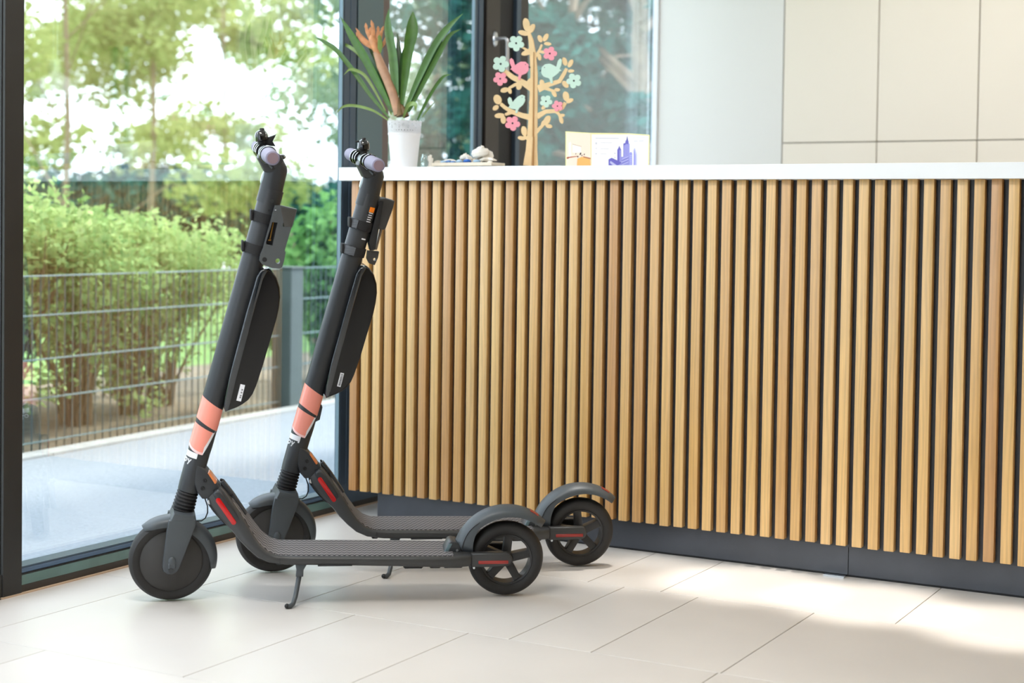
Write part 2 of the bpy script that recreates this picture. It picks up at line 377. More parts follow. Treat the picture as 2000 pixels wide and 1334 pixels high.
M_barm = mat('bar_metal', L(104, 112, 114), .28, .8)
M_gblk = mat('gloss_black', L(20, 20, 22), .12, coat=.8)
M_brass = mat('brass_pin', L(150, 110, 50), .35, .8)
M_lens = mat('lamp_lens', L(150, 166, 172), .08, coat=1.0)
def strap_material():
    m = mat('ribbed_strap', L(46, 48, 54), .6); nt = m.node_tree; b = nt.nodes['Principled BSDF']
    tc = nt.nodes.new('ShaderNodeTexCoord'); wv = nt.nodes.new('ShaderNodeTexWave'); wv.bands_direction = 'Z'; wv.inputs['Scale'].default_value = 95
    nt.links.new(tc.outputs['Object'], wv.inputs['Vector']); r = nt.nodes.new('ShaderNodeMapRange')
    mx = nt.nodes.new('ShaderNodeMixRGB'); mx.inputs[1].default_value = L(38, 40, 46); mx.inputs[2].default_value = L(112, 116, 122)
    nt.links.new(wv.outputs[0], mx.inputs[0]); nt.links.new(mx.outputs[0], b.inputs['Base Color']); return m
M_strap = mat('black_webbing', L(26, 26, 28), .8, bump=.3, bscale=300)
M_strapr = strap_material()
def mat_material():
    m = mat('deck_grip_mat', L(92, 88, 86), .7); nt = m.node_tree; b = nt.nodes['Principled BSDF']
    tc = nt.nodes.new('ShaderNodeTexCoord'); sp = nt.nodes.new('ShaderNodeSeparateXYZ'); nt.links.new(tc.outputs['Object'], sp.inputs[0])
    def mth(op, a, b_=None):
        n = nt.nodes.new('ShaderNodeMath'); n.operation = op
        for i, v in enumerate((a, b_)):
            if v is None: continue
            if isinstance(v, (int, float)): n.inputs[i].default_value = v
            else: nt.links.new(v, n.inputs[i])
        return n.outputs[0]
    x, y = sp.outputs[0], sp.outputs[1]
    s1 = mth('MULTIPLY', mth('SINE', mth('MULTIPLY', x, 2*PI/.0125)), 1.3)
    v = mth('SINE', mth('ADD', mth('MULTIPLY', y, 2*PI/.020), s1))
    mr = nt.nodes.new('ShaderNodeMapRange'); mr.inputs[1].default_value = -.75; mr.inputs[2].default_value = -.2; nt.links.new(v, mr.inputs[0])
    mx = nt.nodes.new('ShaderNodeMixRGB'); mx.inputs[1].default_value = L(46, 44, 48); mx.inputs[2].default_value = L(112, 108, 108)
    nt.links.new(mr.outputs[0], mx.inputs[0]); nt.links.new(mx.outputs[0], b.inputs['Base Color'])
    bp = nt.nodes.new('ShaderNodeBump'); bp.inputs['Distance'].default_value = .0015; bp.inputs['Strength'].default_value = .6
    nt.links.new(mr.outputs[0], bp.inputs['Height']); nt.links.new(bp.outputs[0], b.inputs['Normal']); return m
M_deckmat = mat_material()

AX = Vector((.259, 0, .966)).normalized(); A0 = Vector((-.0047, 0, .105)); AE = Vector((AX.z, 0, -AX.x))
def onax(a, e=0, y=0):   # point on the steering axis: a = distance from the origin measured as in the fit
    return A0 + AX*(a-(A0.dot(AX))) + AE*e + Vector((0, y, 0))
def ringpt(a, phi, r):   # phi 0 = towards the deck, 90 = towards the camera
    return onax(a, r*math.cos(phi), -r*math.sin(phi))
def scooter(F, R, lean, steer, label, variant):
    F = Vector((*F, 0)); R = Vector((*R, 0)); d = (R-F).normalized(); n = Vector((d.y, -d.x, 0)); th = math.radians(lean)
    Z = Vector((0, 0, 1)); m = Z*math.cos(th)+n*math.sin(th); l = n*math.cos(th)-Z*math.sin(th); yv = -l
    root = empty('electric_scooter', label, 'scooter', group='electric scooters parked by the counter')
    zup = .0015
    root.matrix_world = Matrix(((d.x, yv.x, m.x, F.x), (d.y, yv.y, m.y, F.y), (d.z, yv.z, m.z, zup), (0, 0, 0, 1)))
    S = Matrix.Translation(A0) @ Matrix.Rotation(math.radians(steer), 4, AX) @ Matrix.Translation(-A0)
    def P(mb, name, m_, par=root, st=False, **kw):
        if st: mb.xf(S)
        return mb.done(name, m_, par, **kw)
    side = lambda u, v, t: (u, -t, v)      # side-view polygon, t = towards the camera
    # --- front wheel
    RF = .104; c = Vector((0, 0, RF))
    M0 = Matrix.Translation(c)
    fwh = P(MB().lathe([(0, -.030), (.018, -.030), (.030, -.026), (.074, -.022), (.078, -.018), (.078, .018), (.074, .022), (.030, .026), (.018, .030), (0, .030)], n=48, M=M0, axis='Y'), 'front_wheel', M_hub, st=True)
    tp = [(.077, -.019), (.084, -.023), (.094, -.0225), (.1005, -.016), (.1035, -.007), (.104, 0), (.1035, .007), (.1005, .016), (.094, .0225), (.084, .023), (.077, .019)]
    P(MB().lathe(tp, n=72, M=M0, axis='Y', closed_prof=True), 'tyre', M_tyre, fwh, st=True)
    # --- fork
    fk = MB()
    leg = [(-.006, .216), (-.012, .19), (-.0225, .100), (-.020, .088), (-.010, .080), (.002, .079), (.012, .084), (.018, .093), (.058, .200), (.058, .216)]
    fk.prism(leg, side, .034, .050, bev=.004); fk.prism(leg, side, -.050, -.034, bev=.004)
    fk.prism([(-.006, .208), (.006, .234), (.056, .226), (.061, .204), (.050, .194), (0, .196)], side, -.048, .048, bev=.006)
    fork = P(fk, 'fork', M_fork, st=True, ang=35)
    P(MB().ell((.001, -.050, .112), (.010, .006, .013)).box((.001, -.050, .102), (.019, .010, .018), .003), 'axle_cover', M_fork, fork, st=True)
    P(MB().cyl((-.002, -.052, .092), (-.002, -.0575, .092), .006, n=16), 'axle_cover', M_body, fork, st=True)
    # --- front fender: U channel
    def fender(cx, cz, ro, wid, a0, a1, fl, name, m_, st, thick=.004, n=44, crown=.006):
        mb = MB(); rings = []
        for i in range(n+1):
            a = math.radians(a0+(a1-a0)*i/n); u = i/n
            f = fl(u); hw = wid*min(1, .55+ (min(u, 1-u)*6)) ; hw = min(hw, wid)
            prof = [(ro-f, -hw), (ro-.006, -hw), (ro, -hw+.006), (ro+crown*.6, -hw*.45), (ro+crown, 0), (ro+crown*.6, hw*.45), (ro, hw-.006), (ro-.006, hw), (ro-f, hw),
                    (ro-f, hw-thick), (ro-.008, hw-thick), (ro-thick, hw-.009), (ro+crown-thick, 0), (ro-thick, -hw+.009), (ro-.008, -hw+thick), (ro-f, -hw+thick)]
            rings.append([Vector((cx+r*math.cos(a), y, cz+r*math.sin(a))) for r, y in prof])
        mb.loops(rings, closed=True, cap=True)
        return P(mb, name, m_, st=st, ang=50)
    fender(0, .105, .1075, .031, 129, -15, lambda u: .007+.016*math.sin(PI*min(1, max(0, u)))**.7, 'front_fender', M_fork, True)
    # --- bellows, lower stem, collar
    bl = [(0.0, .222)]; 
    for i in range(6):
        a = .228+i*.0085; bl += [(.0235, a), (.0285-.0004*i, a+.0025), (.0285-.0004*i, a+.0045), (.0235, a+.0075)]
    bl += [(.0255, .282), (0, .282)]
    def ax_lathe(prof, nn=36):
        mb = MB(); rings = []
        for i in range(nn):
            ph = 2*PI*i/nn; rings.append([ringpt(a, ph, r) for r, a in prof])
        mb.loops(rings, closed=False, cap=False, wrap=True)
        bmesh.ops.remove_doubles(mb.bm, verts=mb.bm.verts, dist=1e-5); return mb
    P(ax_lathe(bl), 'bellows', M_black, st=True)
    P(ax_lathe([(0, .280), (.0262, .280), (.0270, .30), (.0275, .379), (.0268, .3805), (0, .3805)]), 'head_tube', M_body, st=False)
    stem = P(ax_lathe([(0, .381), (.0276, .381), (.0285, .40), (.0285, 1.055), (.0280, 1.0565), (0, 1.0565)]), 'stem', M_body, st=True)
    # --- coral bands with slanted ends
    def wrap(aT, aB, r, ph0, ph1, nn, name, m_, par=stem, **kw):
        """thin sleeve between two boundary curves"""
        mb = MB(); outer = []; 
        full = abs(ph1-ph0-2*PI) < 1e-6
        rings = []
        for i in range(nn+(0 if full else 1)):
            ph = ph0+(ph1-ph0)*i/nn
            t, b = aT(ph), aB(ph)
            if t < b+.0002: t = b+.0002
            rings.append([ringpt(b, ph, r-.0006), ringpt(b, ph, r), ringpt(t, ph, r), ringpt(t, ph, r-.0006)])
        mb.loops(rings, closed=True, cap=not full, wrap=full)
        return P(mb, name, m_, par, st=True, ang=60, **kw)
    tilt = lambda a, k: (lambda ph: a-k*math.cos(ph))
    wrap(tilt(.509, .0115), tilt(.4535, .0115), .0291, 0, 2*PI, 48, 'coral_band', M_pink, label='upper coral pink band')
    def lowb(ph):
        dg = math.degrees(ph) % 360
        if dg > 180: dg = 360-dg
        if dg >= 76: return .380+.0165*(1-math.cos(math.radians((dg-76)/104*90)))
        return min(.380+(76-dg)/34*.054, .47)
    top2 = tilt(.4445, .0085)
    wrap(top2, lambda ph: min(lowb(ph), top2(ph)), .0291, math.radians(20), math.radians(340), 90, 'coral_band', M_pink, label='lower coral pink band with pointed end')
    wrap(lambda ph: min(lowb(ph)+.021, top2(ph)), lowb, .0294, math.radians(33), math.radians(77), 30, 'white_edge', M_stk, label='white slanted edge of the coral band')
    wrap(lambda ph: lowb(ph)+.006, lowb, .0293, math.radians(77), math.radians(175), 30, 'white_edge', mat('pale_pink', L(250, 205, 205), .4))
    # small white sticker and lettering that wraps out of sight
    ht = wrap(lambda ph: .381, lambda ph: .367, .0280, math.radians(98), math.radians(185), 18, 'white_label', M_stk)
    if variant: wrap(lambda ph: .3672, lambda ph: .363, .0280, math.radians(99), math.radians(108), 4, 'white_label', M_stk)
    def stroke(pts, wd=.0011):
        mb = MB(); 
        for (p0, a0_), (p1, a1_) in zip(pts, pts[1:]):
            k = 5
            for j in range(k):
                f0, f1 = j/k, (j+1)/k
                q0 = ringpt(a0_+(a1_-a0_)*f0, math.radians(p0+(p1-p0)*f0), .02785); q1 = ringpt(a0_+(a1_-a0_)*f1, math.radians(p1*f1+p0*(1-f1)), .02785)
                mb.cyl(q0, q1, wd, n=6)
        return mb
    P(stroke([(150, .359), (158, .3535), (168, .352), (176, .356), (170, .3615), (158, .3615), (150, .359)], .0016), 'lettering', M_stk, stem, st=True)
    P(stroke([(142, .3625), (134, .354)], .0015), 'lettering', M_stk, stem, st=True); P(stroke([(124, .3625), (134, .354), (140, .3485)], .0015), 'lettering', M_stk, stem, st=True)
    # --- stem head, handlebar, grips, bell
    hd_ = MB(); rings = []
    HP = [(.2315, 1.0245-.03, .0288, 0), (.2395, 1.0245, .0288, -.0), (.2435, 1.045, .0285, .03), (.2485, 1.065, .0282, .06), (.2535, 1.083, .0275, .10), (.2570, 1.097, .0240, .30), (.2590, 1.106, .017, .45), (.262, 1.111, .006, .5)]
    for (hx, hz, hr, tl) in HP:
        e1 = (AE*math.cos(tl)+AX*-math.sin(tl)*1.0)
        rings.append([Vector((hx, 0, hz))+e1*hr*math.cos(2*PI*j/28)+Vector((0, hr*.95*math.sin(2*PI*j/28), 0)) for j in range(28)])
    hd_.loops(rings)
    head = P(hd_, 'stem_head', M_body, st=True, ang=60)
    P(MB().prism([(.205, 1.105), (.222, 1.072), (.245, 1.070), (.268, 1.100), (.262, 1.113), (.235, 1.128), (.215, 1.13)], side, -.026, .026, bev=.006), 'clamp', M_body, head, st=True)
    P(MB().ell((.2635, 0, 1.108), (.012, .018, .007)), 'power_button', M_gblk, head, st=True)
    lp = Matrix.Translation((.2250, 0, 1.056)) @ Matrix.Rotation(math.atan2(.259, .966), 4, 'Y')
    P(MB().ell((0, 0, 0), (.0085, .014, .022), M=lp), 'headlight', M_gblk, head, st=True)
    P(MB().ell((-.0045, 0, 0), (.006, .0115, .0195), M=lp), 'headlight_lens', M_lens, head, st=True)
    BZ, BX = 1.119, .224
    b_ = MB().tube([(BX, -.19, BZ), (BX, .19, BZ)], .0150, n=24)
    bar = P(b_, 'handlebar', M_barm, st=True)
    for sgn in (-1, 1):
        g = MB().lathe([(0, .0), (.0135, 0), (.0165, .002), (.0172, .01), (.0185, .105), (.0175, .110), (.0, .110)], n=32, M=Matrix.Translation((BX, sgn*.212, BZ)) @ Matrix.Rotation(PI/2*sgn, 4, 'X'))
        gr = P(g, 'grip', M_grip, bar, st=True, label='lavender rubber grip')
        P(MB().cyl((BX, sgn*.2115, BZ), (BX, sgn*.2128, BZ), .0128, n=28), 'grip_end', M_gripend, gr, st=True)
        P(MB().lathe([(.0150, -.004), (.0205, -.004), (.0215, 0), (.0205, .004), (.0150, .004)], n=32, M=Matrix.Translation((BX, sgn*.096, BZ)), axis='Y', closed_prof=True), 'grip_collar', M_gblk, bar, st=True)
    for yy_, rr_, ww in ((.060, .0205, .006), (.030, .0195, .005), (-.045, .0185, .004)):
        P(MB().lathe([(.0150, -ww), (rr_, -ww), (rr_+.001, 0), (rr_, ww), (.0150, ww)], n=32, M=Matrix.Translation((BX, yy_, BZ)), axis='Y', closed_prof=True), 'clamp_ring', M_gblk, bar, st=True)
    P(MB().tube([(BX-.006, .060, BZ-.016), (BX+.002, .062, BZ-.030), (BX+.012, .075, BZ-.036)], [.006, .005, .004], n=10), 'throttle_lever', M_black, bar, st=True)
    P(MB().tube([(BX+.004, -.052, BZ-.014), (BX+.010, -.060, BZ-.028), (BX+.014, -.078, BZ-.034)], [.006, .005, .004], n=10), 'brake_lever', M_black, bar, st=True)
    by = .028 if variant else .040
    bx = BX+(.004 if variant else -.004)
    bell = P(MB().lathe([(.0, .022), (.006, .0215), (.012, .018), (.0155, .011), (.0165, .0), (.0165, -.003), (.0135, -.005), (0, -.005)], n=28, M=Matrix.Translation((bx, by, BZ+.030)) @ Matrix.Rotation(0 if variant else -.25, 4, 'Y')), 'bell', M_gblk, bar, st=True, label='black domed bicycle bell')
    P(MB().cyl((bx, by, BZ+.010), (bx, by, BZ+.028), .010, n=16).cyl((bx, by, BZ+.050), (bx, by, BZ+.056), .0065, .005, n=14), 'bell', M_black, bar, st=True)
    if variant: P(MB().tube([(bx-.012, by, BZ+.046), (bx-.022, by, BZ+.045)], .0022, n=8).box((bx-.004, by-.0, BZ+.022), (.034, .02, .003), .001), 'bell_lever', M_black, bell, st=True)
    else: P(MB().prism([(.0, .0), (.030, .011), (.026, .002), (.022, -.006), (.030, -.018), (.004, -.016)], lambda u, v, w_: (bx+.004+u, by-w_, BZ+.030+v), -.006, .006, bev=.0015), 'bell_lever', M_black, bell, st=True)
    # --- battery pack at the back of the stem
    bp_ = [(.232, .838), (.240, .832), (.252, .815), (.260, .790), (.2615, .765), (.2585, .738), (.252, .712), (.236, .655), (.2185, .592), (.2045, .545), (.196, .525), (.186, .511), (.172, .500), (.158, .4925), (.135, .484), (.129, .487), (.131, .508), (.147, .575), (.186, .728), (.209, .815), (.218, .832)]
    bat = P(MB().prism(bp_, side, -.036, .036, bev=.010, seg=4), 'battery_pack', M_bat, st=True, ang=70)
    rim = [(.226, .838), (.231, .832), (.219, .812), (.197, .733), (.157, .575), (.141, .505), (.137, .486), (.129, .483), (.126, .492), (.128, .515), (.141, .578), (.180, .733), (.204, .818), (.214, .834)]
    P(MB().prism(rim, side, -.039, .039, bev=.004, seg=3), 'battery_rim', M_batrim, bat, st=True, ang=70)
    u_ = AX; 
    lab0 = Vector((.1665, 0, .530)) if not variant else Vector((.1665, 0, .532))
    lenx, widx = (.042, .0115) if not variant else (.038, .0098)
    ub = Vector((.235, 0, .972)); vb = Vector((.972, 0, -.235))
    def lrect(mb, c0, du, dv, su, sv, off, th_=.0004):
        cc = Vector((c0.x, -off, c0.z))+ub*du+vb*dv
        q = [cc+ub*(a*su/2)+vb*(b*sv/2) for a, b in ((-1, -1), (1, -1), (1, 1), (-1, 1))]
        mb.loops([[Vector(p_) for p_ in q], [Vector(p_)+Vector((0, -th_, 0)) for p_ in q]])
    mb = MB(); lrect(mb, lab0, 0, 0, lenx, widx, .0362); bl_ = P(mb, 'white_label', M_stk, bat, st=True, smooth=False)
    mb = MB(); rng = random.Random(3)
    if variant:
        x_ = -lenx*.42
        while x_ < lenx*.42:
            w_ = rng.choice([.0004, .0007, .001]); lrect(mb, lab0, x_, .0006, w_, widx*.62, .0366, .0002); x_ += w_+rng.choice([.0005, .0008])
    else:
        for k_ in (-.013, -.008, -.0005, .0065): 
            for q_ in range(3): lrect(mb, lab0, k_+q_*.0014, .0017, .0008, widx*.36, .0366, .0002)
    P(mb, 'barcode', M_ink, bl_, st=True, smooth=False)
    # --- orange sticker, bar marks, straps, holder
    ph = lambda dg: math.radians(dg)
    if variant:
        wrap(lambda p: 1.0235, lambda p: 1.0100, .0289, ph(48), ph(80), 8, 'orange_sticker', M_orange)
        for i in range(7): wrap(lambda p, i=i: 1.0088-i*.0060, lambda p, i=i: 1.0066-i*.0060, .0289, ph(52+ (i % 2)*4), ph(79), 6, 'sticker_mark', M_stk)
        wrap(lambda p: .9375, lambda p: .934, .0289, ph(52), ph(78), 6, 'sticker_mark', M_stk)
    else:
        wrap(lambda p: 1.022, lambda p: .998, .0289, ph(20), ph(62), 8, 'orange_sticker', M_orange)
    P(MB().cyl(onax(1.030, .004, -.028), onax(1.030, .004, -.0292), .0045, n=16), 'screw', M_body, stem, st=True)
    P(MB().cyl(onax(1.006, .003, -.028), onax(1.006, .003, -.0290), .0028, n=16), 'screw', M_black, stem, st=True)
    for a_, mm_ in (((.984, M_strap), (.905, M_strap)) if not variant else ((.970, M_strapr), (.898, M_strapr))):
        P(ax_lathe([(.0286, a_-.012), (.0315, a_-.012), (.0318, a_), (.0315, a_+.012), (.0286, a_+.012)], 40), 'strap', M_strap, st=True)
        if variant: wrap(lambda p, a_=a_: a_+.0115, lambda p, a_=a_: a_-.0115, .0332, ph(118 if a_ > .95 else 95), ph(215), 16, 'strap_tail', mm_)
        P(MB().box(onax(a_-.001, -.033, -.004), (.006, .030, .026), .002, seg=2), 'strap', M_strap, st=True)
    if not variant:
        o_ = lambda x, y: ((440+x/4.447), (440+y/4.447))
        outer = [(.246, .992), (.262, .9925), (.278, .9885), (.299, .984), (.2955, .968), (.2875, .941), (.2855, .938), (.2700, .883), (.2725, .878), (.2690, .858), (.2640, .842), (.258, .8385), (.240, .840), (.216, .849), (.2095, .858), (.212, .873), (.219, .890)]
        slot = [(.2395, .953), (.2525, .951), (.2405, .895), (.2265, .898), (.2245, .903)]
        win = [(.2655, .951), (.2715, .950), (.2695, .941), (.2640, .942)]
        circ = lambda cx, cz, r: [(cx+r*math.cos(2*PI*i/14), cz+r*1.15*math.sin(2*PI*i/14)) for i in range(14)]
        hold = P(MB().prism(outer, side, .026, .044, holes=[slot, win, circ(.2535, .857, .0058)], bev=0), 'phone_holder', mat('holder_grey', L(78, 82, 84), .45), st=True, smooth=True, ang=30, label='grey moulded holder strapped to the stem')
        P(MB().prism([(.258, .990), (.298, .983), (.287, .940), (.268, .941)], side, .014, .0452, bev=.003), 'holder_wing', mat('holder_shade', L(66, 64, 60), .5), hold, st=True)
        P(MB().prism([(.236, .958), (.256, .955), (.243, .890), (.222, .893)], side, .024, .030), 'slot_liner', M_black, hold, st=True)
        P(MB().cyl((.2425, -.037, .951), (.2350, -.037, .911), .0018, n=10).box((.234, -.037, .908), (.007, .004, .003)), 'brass_pin', M_brass, hold, st=True)
        P(MB().cyl((.2215, -.0435, .861), (.2215, -.0450, .861), .0058, n=20), 'socket', M_black, hold, st=True)
        P(MB().box((.247, -.0442, .982), (.004, .0006, .0012)), 'printed_mark', M_stk, hold, st=True, smooth=False)
    else:
        hm = mat('holder_dark', L(52, 50, 48), .5)
        hold = P(MB().prism([(.262, 1.015), (.2815, 1.0175), (.307, 1.0105), (.3035, .992), (.284, .936), (.278, .933), (.2655, .935), (.262, .96)], side, -.030, .018, bev=.004), 'phone_holder', hm, st=True, label='dark holder turned to the back of the stem')
        P(MB().prism([(.266, 1.010), (.276, 1.010), (.256, .880), (.244, .878), (.2385, .900), (.256, .972)], side, -.010, .022, bev=.002), 'holder_plate', M_black, hold, st=True)
        P(MB().prism([(.271, .935), (.278, .934), (.264, .878), (.259, .878)], side, -.006, .006, bev=.001), 'holder_arm', mat('holder_arm', L(126, 112, 100), .4), hold, st=True)
        circ = lambda cx, cz, r: [(cx+r*math.cos(2*PI*i/14), cz+r*math.sin(2*PI*i/14)) for i in range(14)]
        P(MB().prism([(.238, .876), (.268, .874), (.2655, .858), (.257, .838), (.243, .842), (.236, .855)], side, -.004, .014, holes=[circ(.2565, .853, .0045)]), 'holder_lug', hm, hold, st=True)
        P(MB().prism([(.112, .463), (.121, .459), (.1235, .452), (.1165, .418), (.104, .412), (.100, .420)], side, -.012, .012, bev=.002), 'hook', M_body, st=True)
    # --- folding joint and deck
    jt = P(MB().prism([(.0615, .352), (.0865, .334), (.1105, .303), (.1500, .258), (.1380, .240), (.104, .266), (.0875, .262), (.078, .262), (.0655, .278), (.0585, .30)], side, -.027, .027, bev=.004, seg=3), 'folding_joint', M_body, ang=50)
    for q, r_ in (((.084, .309), .0052), ((.0785, .289), .0056), ((.107, .284), .0026)):
        P(MB().lathe([(0, .0012), (r_*.35, .0012), (r_*.45, .0022), (r_*.9, .0022), (r_, 0), (0, 0)], n=18, M=Matrix.Translation((q[0], -.027, q[1])) @ Matrix.Rotation(PI/2, 4, 'X')), 'bolt', M_black, jt)
    P(MB().prism([(.091, .3275), (.096, .326), (.1125, .303), (.1085, .300)], side, -.014, .0285, bev=.001), 'side_reflector', M_orefl, jt)
    def chan(secs, name, m_, ch=.007, par=root, **kw):
        rings = []
        for (xt, zt, xb, zb, hw) in secs:
            t_ = Vector((xt, 0, zt)); b_2 = Vector((xb, 0, zb)); dn = (b_2-t_); ln = dn.length; dn.normalize(); c_ = min(ch, ln*.35)
            pr = [(0, hw-c_), (c_*.3, hw-c_*.3), (c_, hw), (ln-c_, hw), (ln-c_*.3, hw-c_*.3), (ln, hw-c_)]
            ring = [t_+dn*a+Vector((0, -y, 0)) for a, y in pr]+[t_+dn*a+Vector((0, y, 0)) for a, y in reversed(pr)]
            rings.append(ring)
        return P(MB().loops(rings), name, m_, par, ang=45, **kw)
    SEC = [(.122, .294, .092, .266, .034), (.132, .284, .097, .250, .038), (.150, .260, .114, .226, .044), (.168, .235, .132, .208, .050), (.186, .207, .152, .188, .057), (.203, .180, .171, .165, .064), (.220, .1565, .192, .1445, .071),
           (.240, .139, .216, .125, .076), (.262, .130, .245, .1125, .079), (.300, .1285, .290, .107, .081), (.40, .127, .40, .105, .082), (.60, .1235, .60, .099, .082), (.700, .1215, .700, .0945, .079), (.735, .121, .735, .0925, .066), (.745, .1205, .745, .0925, .060)]
    deck = chan(SEC, 'deck', M_side)
    # bevelled cover over the arm, rubber mat
    ms = []
    for (xt, zt, xb, zb, hw) in SEC[2:13]:
        nrm = (Vector((xt, 0, zt))-Vector((xb, 0, zb))).normalized(); p_ = Vector((xt, 0, zt))+nrm*.0016
        ms.append((p_.x, p_.z, xt-nrm.x*.004, zt-nrm.z*.004, hw-.0125))
    dm = chan(ms, 'grip_mat', M_deckmat, ch=.0015, par=deck, label='ribbed grey rubber footboard mat')
    # groove lid running down the sloping neck
    P(MB().prism([(.120, .300), (.128, .304), (.1525, .272), (.1860, .2195), (.1815, .2165), (.148, .262)], side, -.012, .012, bev=.002), 'neck_lid', M_body, deck)
    pod = [(.1075, .2750), (.1060, .2800), (.1085, .2860), (.1150, .2890), (.1230, .2860), (.1300, .2780), (.1480, .2520), (.1720, .2180), (.1700, .1960), (.1560, .1960), (.1400, .2190), (.1180, .2540)]
    P(MB().prism(pod, side, .030, .0535, bev=.005, seg=3), 'side_cover', M_body, deck, ang=60)
    P(MB().prism(pod, side, -.0535, -.030, bev=.005, seg=3), 'side_cover', M_body, deck, ang=60)
    def capsule(a, b, r, t0, t1, name, m_, par=deck):
        a = Vector((a[0], 0, a[1])); b = Vector((b[0], 0, b[1])); dd = (b-a).normalized(); pp = Vector((-dd.z, 0, dd.x)); pts = []
        for i in range(9): an = PI/2+PI*i/8; q = a+dd*r*math.cos(an)+pp*r*math.sin(an); pts.append((q.x, q.z))
        for i in range(9): an = -PI/2+PI*i/8; q = b+dd*r*math.cos(an)+pp*r*math.sin(an); pts.append((q.x, q.z))
        return P(MB().prism(pts, side, t0, t1, bev=.0012), name, m_, par)
    capsule((.1185, .2655), (.1560, .2100), .0062, .052, .0560, 'reflector', M_red)
    capsule((.1185, .2655), (.1560, .2100), .0062, -.0560, -.052, 'reflector', M_red)
    # latch parts under the joint
    P(MB().prism([(.097, .270), (.106, .258), (.118, .236), (.150, .1985), (.165, .187), (.150, .186), (.128, .200), (.104, .228), (.0905, .248), (.0895, .262)], side, -.022, .022, bev=.003), 'latch_arm', M_black, deck)
    P(MB().cyl((.0965, -.026, .2545), (.0965, .026, .2545), .0062, n=18), 'pivot_bolt', M_chrome, deck)
    if variant: P(MB().tube([(.1215, 0, .3070), (.133, 0, .281), (.137, 0, .276)], [.0022, .003, .004], n=8).box((.1415, 0, .2735), (.012, .026, .008), .002), 'release_lever', M_black, jt)
    else: P(MB().tube([(.1195, 0, .3055), (.1245, 0, .303), (.1455, 0, .2705)], [.003, .0045, .0045], n=8).box((.1465, 0, .270), (.012, .026, .008), .002), 'release_lever', M_black, jt)
    P(MB().tube([(.079, .004, .272), (.083, .002, .255), (.089, -.002, .238), (.0895, -.004, .222), (.084, -.004, .208), (.074, 0, .200), (.060, .004, .199), (.050, .006, .205)], .0016, n=8), 'brake_cable', M_black)
    P(MB().box((.405, -.0790, .1062), (.085, .0066, .0040), .001), 'charge_slot', M_black, deck)
    for xx, ww in ((.60, .05), (.655, .03), (.70, .05)):
        P(MB().box((xx, -.01, .094), (ww, .10, .012), .004), 'underside_boss', M_black, deck)
    for xx in (.248, ): P(MB().box((xx+.02, -.03, .105), (.018, .04, .012), .003), 'underside_boss', M_black, deck)
    P(MB().box((.27, -.079, .118), (.0006, .006, .018)), 'side_seam', M_black, deck, smooth=False)
    # kickstand
    kb = MB().prism([(.307, .110), (.338, .110), (.328, .092), (.327, .075), (.3085, .075), (.310, .092)], side, .040, .072, bev=.003)
    ks = P(kb, 'kickstand', M_fork)
    P(MB().tube([(.318, -.058, .080), (.3135, -.070, .055), (.3085, -.086, .030), (.303, -.100, .016), (.296, -.108, .0125), (.290, -.110, .0135)], [.0066, .0062, .0060, .0060, .0062, .0062], n=12), 'stand_leg', M_fork, ks)
    P(MB().ell((.2885, -.110, .0140), (.0062, .0070, .0060)), 'rubber_foot', M_black, ks)
    # --- rear wheel with five spokes
    RR = .097; c = Vector((.839, 0, RR)); Mr = Matrix.Translation(c)
    rw = MB().lathe([(.0605, -.018), (.0655, -.020), (.068, -.016), (.068, .016), (.0655, .020), (.0605, .018), (.0595, .0)], n=60, M=Mr, axis='Y', closed_prof=True)
    rw.lathe([(0, -.022), (.016, -.022), (.018, -.018), (.018, .018), (.016, .022), (0, .022)], n=30, M=Mr, axis='Y')
    off = math.radians(12 if not variant else 25)
    for i in range(5):
        a = off+2*PI*i/5-.0; ca, sa = math.cos(a), math.sin(a)
        for s_ in (1,):
            w0, w1 = .0105, .0075; dirv = Vector((ca, 0, sa)); pv = Vector((-sa, 0, ca))
            poly = [(.012, -w0), (.012, w0), (.061, w1+.002), (.063, w1+.006), (.063, -w1-.006), (.061, -w1-.002)]
            rw.prism(poly, lambda u, v, w_: tuple(c+dirv*u+pv*v+Vector((0, w_, 0))), -.013, .013, bev=.002)
    rwo = P(rw, 'rear_wheel', M_rim, ang=35)
    tp = [(.0665, -.0185), (.074, -.0225), (.084, -.0225), (.091, -.017), (.0955, -.008), (.097, 0), (.0955, .008), (.091, .017), (.084, .0225), (.074, .0225), (.0665, .0185)]
    P(MB().lathe(tp, n=72, M=Mr, axis='Y', closed_prof=True), 'tyre', M_tyre, rwo)
    for sgn in (-1, 1):
        t0, t1 = (.034, .056) if sgn > 0 else (-.056, -.034)
        arm = P(MB().prism([(.7455, .1235), (.800, .1245), (.838, .1240), (.8455, .120), (.8490, .1125), (.8490, .102), (.8455, .094), (.836, .090), (.800, .0885), (.7455, .0885)], side, t0, t1, bev=.004, seg=3), 'rear_fork_arm', M_side, ang=50)
        P(MB().box((.8015, -sgn*.0562, .1015), (.076, .0014, .0085), .0012), 'rear_reflector', M_redd, arm)
        P(MB().box((.7465, -sgn*.045, .106), (.0016, .0236, .0345), .0003), 'seam', M_black, arm)
    P(MB().cyl((.753, -.050, .087), (.753, -.0545, .087), .003, n=12), 'screw', M_chrome)
    # rear fender
    def rf(u):
        if u < .30: return .042-.078*u
        return .0186-.009*max(0, (u-.5)/.5)
    fd = fender(.839, .099, .128, .034, 172, 43, rf, 'rear_fender', M_fork, False, crown=.010)
    mb = MB(); rings = []
    for i in range(9):
        a = math.radians(64-i*1.3); rings.append([Vector((.839+r*math.cos(a), y, .099+r*math.sin(a))) for r, y in ((.1370, -.012), (.1385, 0), (.1370, .012), (.1350, .012), (.1365, 0), (.1350, -.012))])
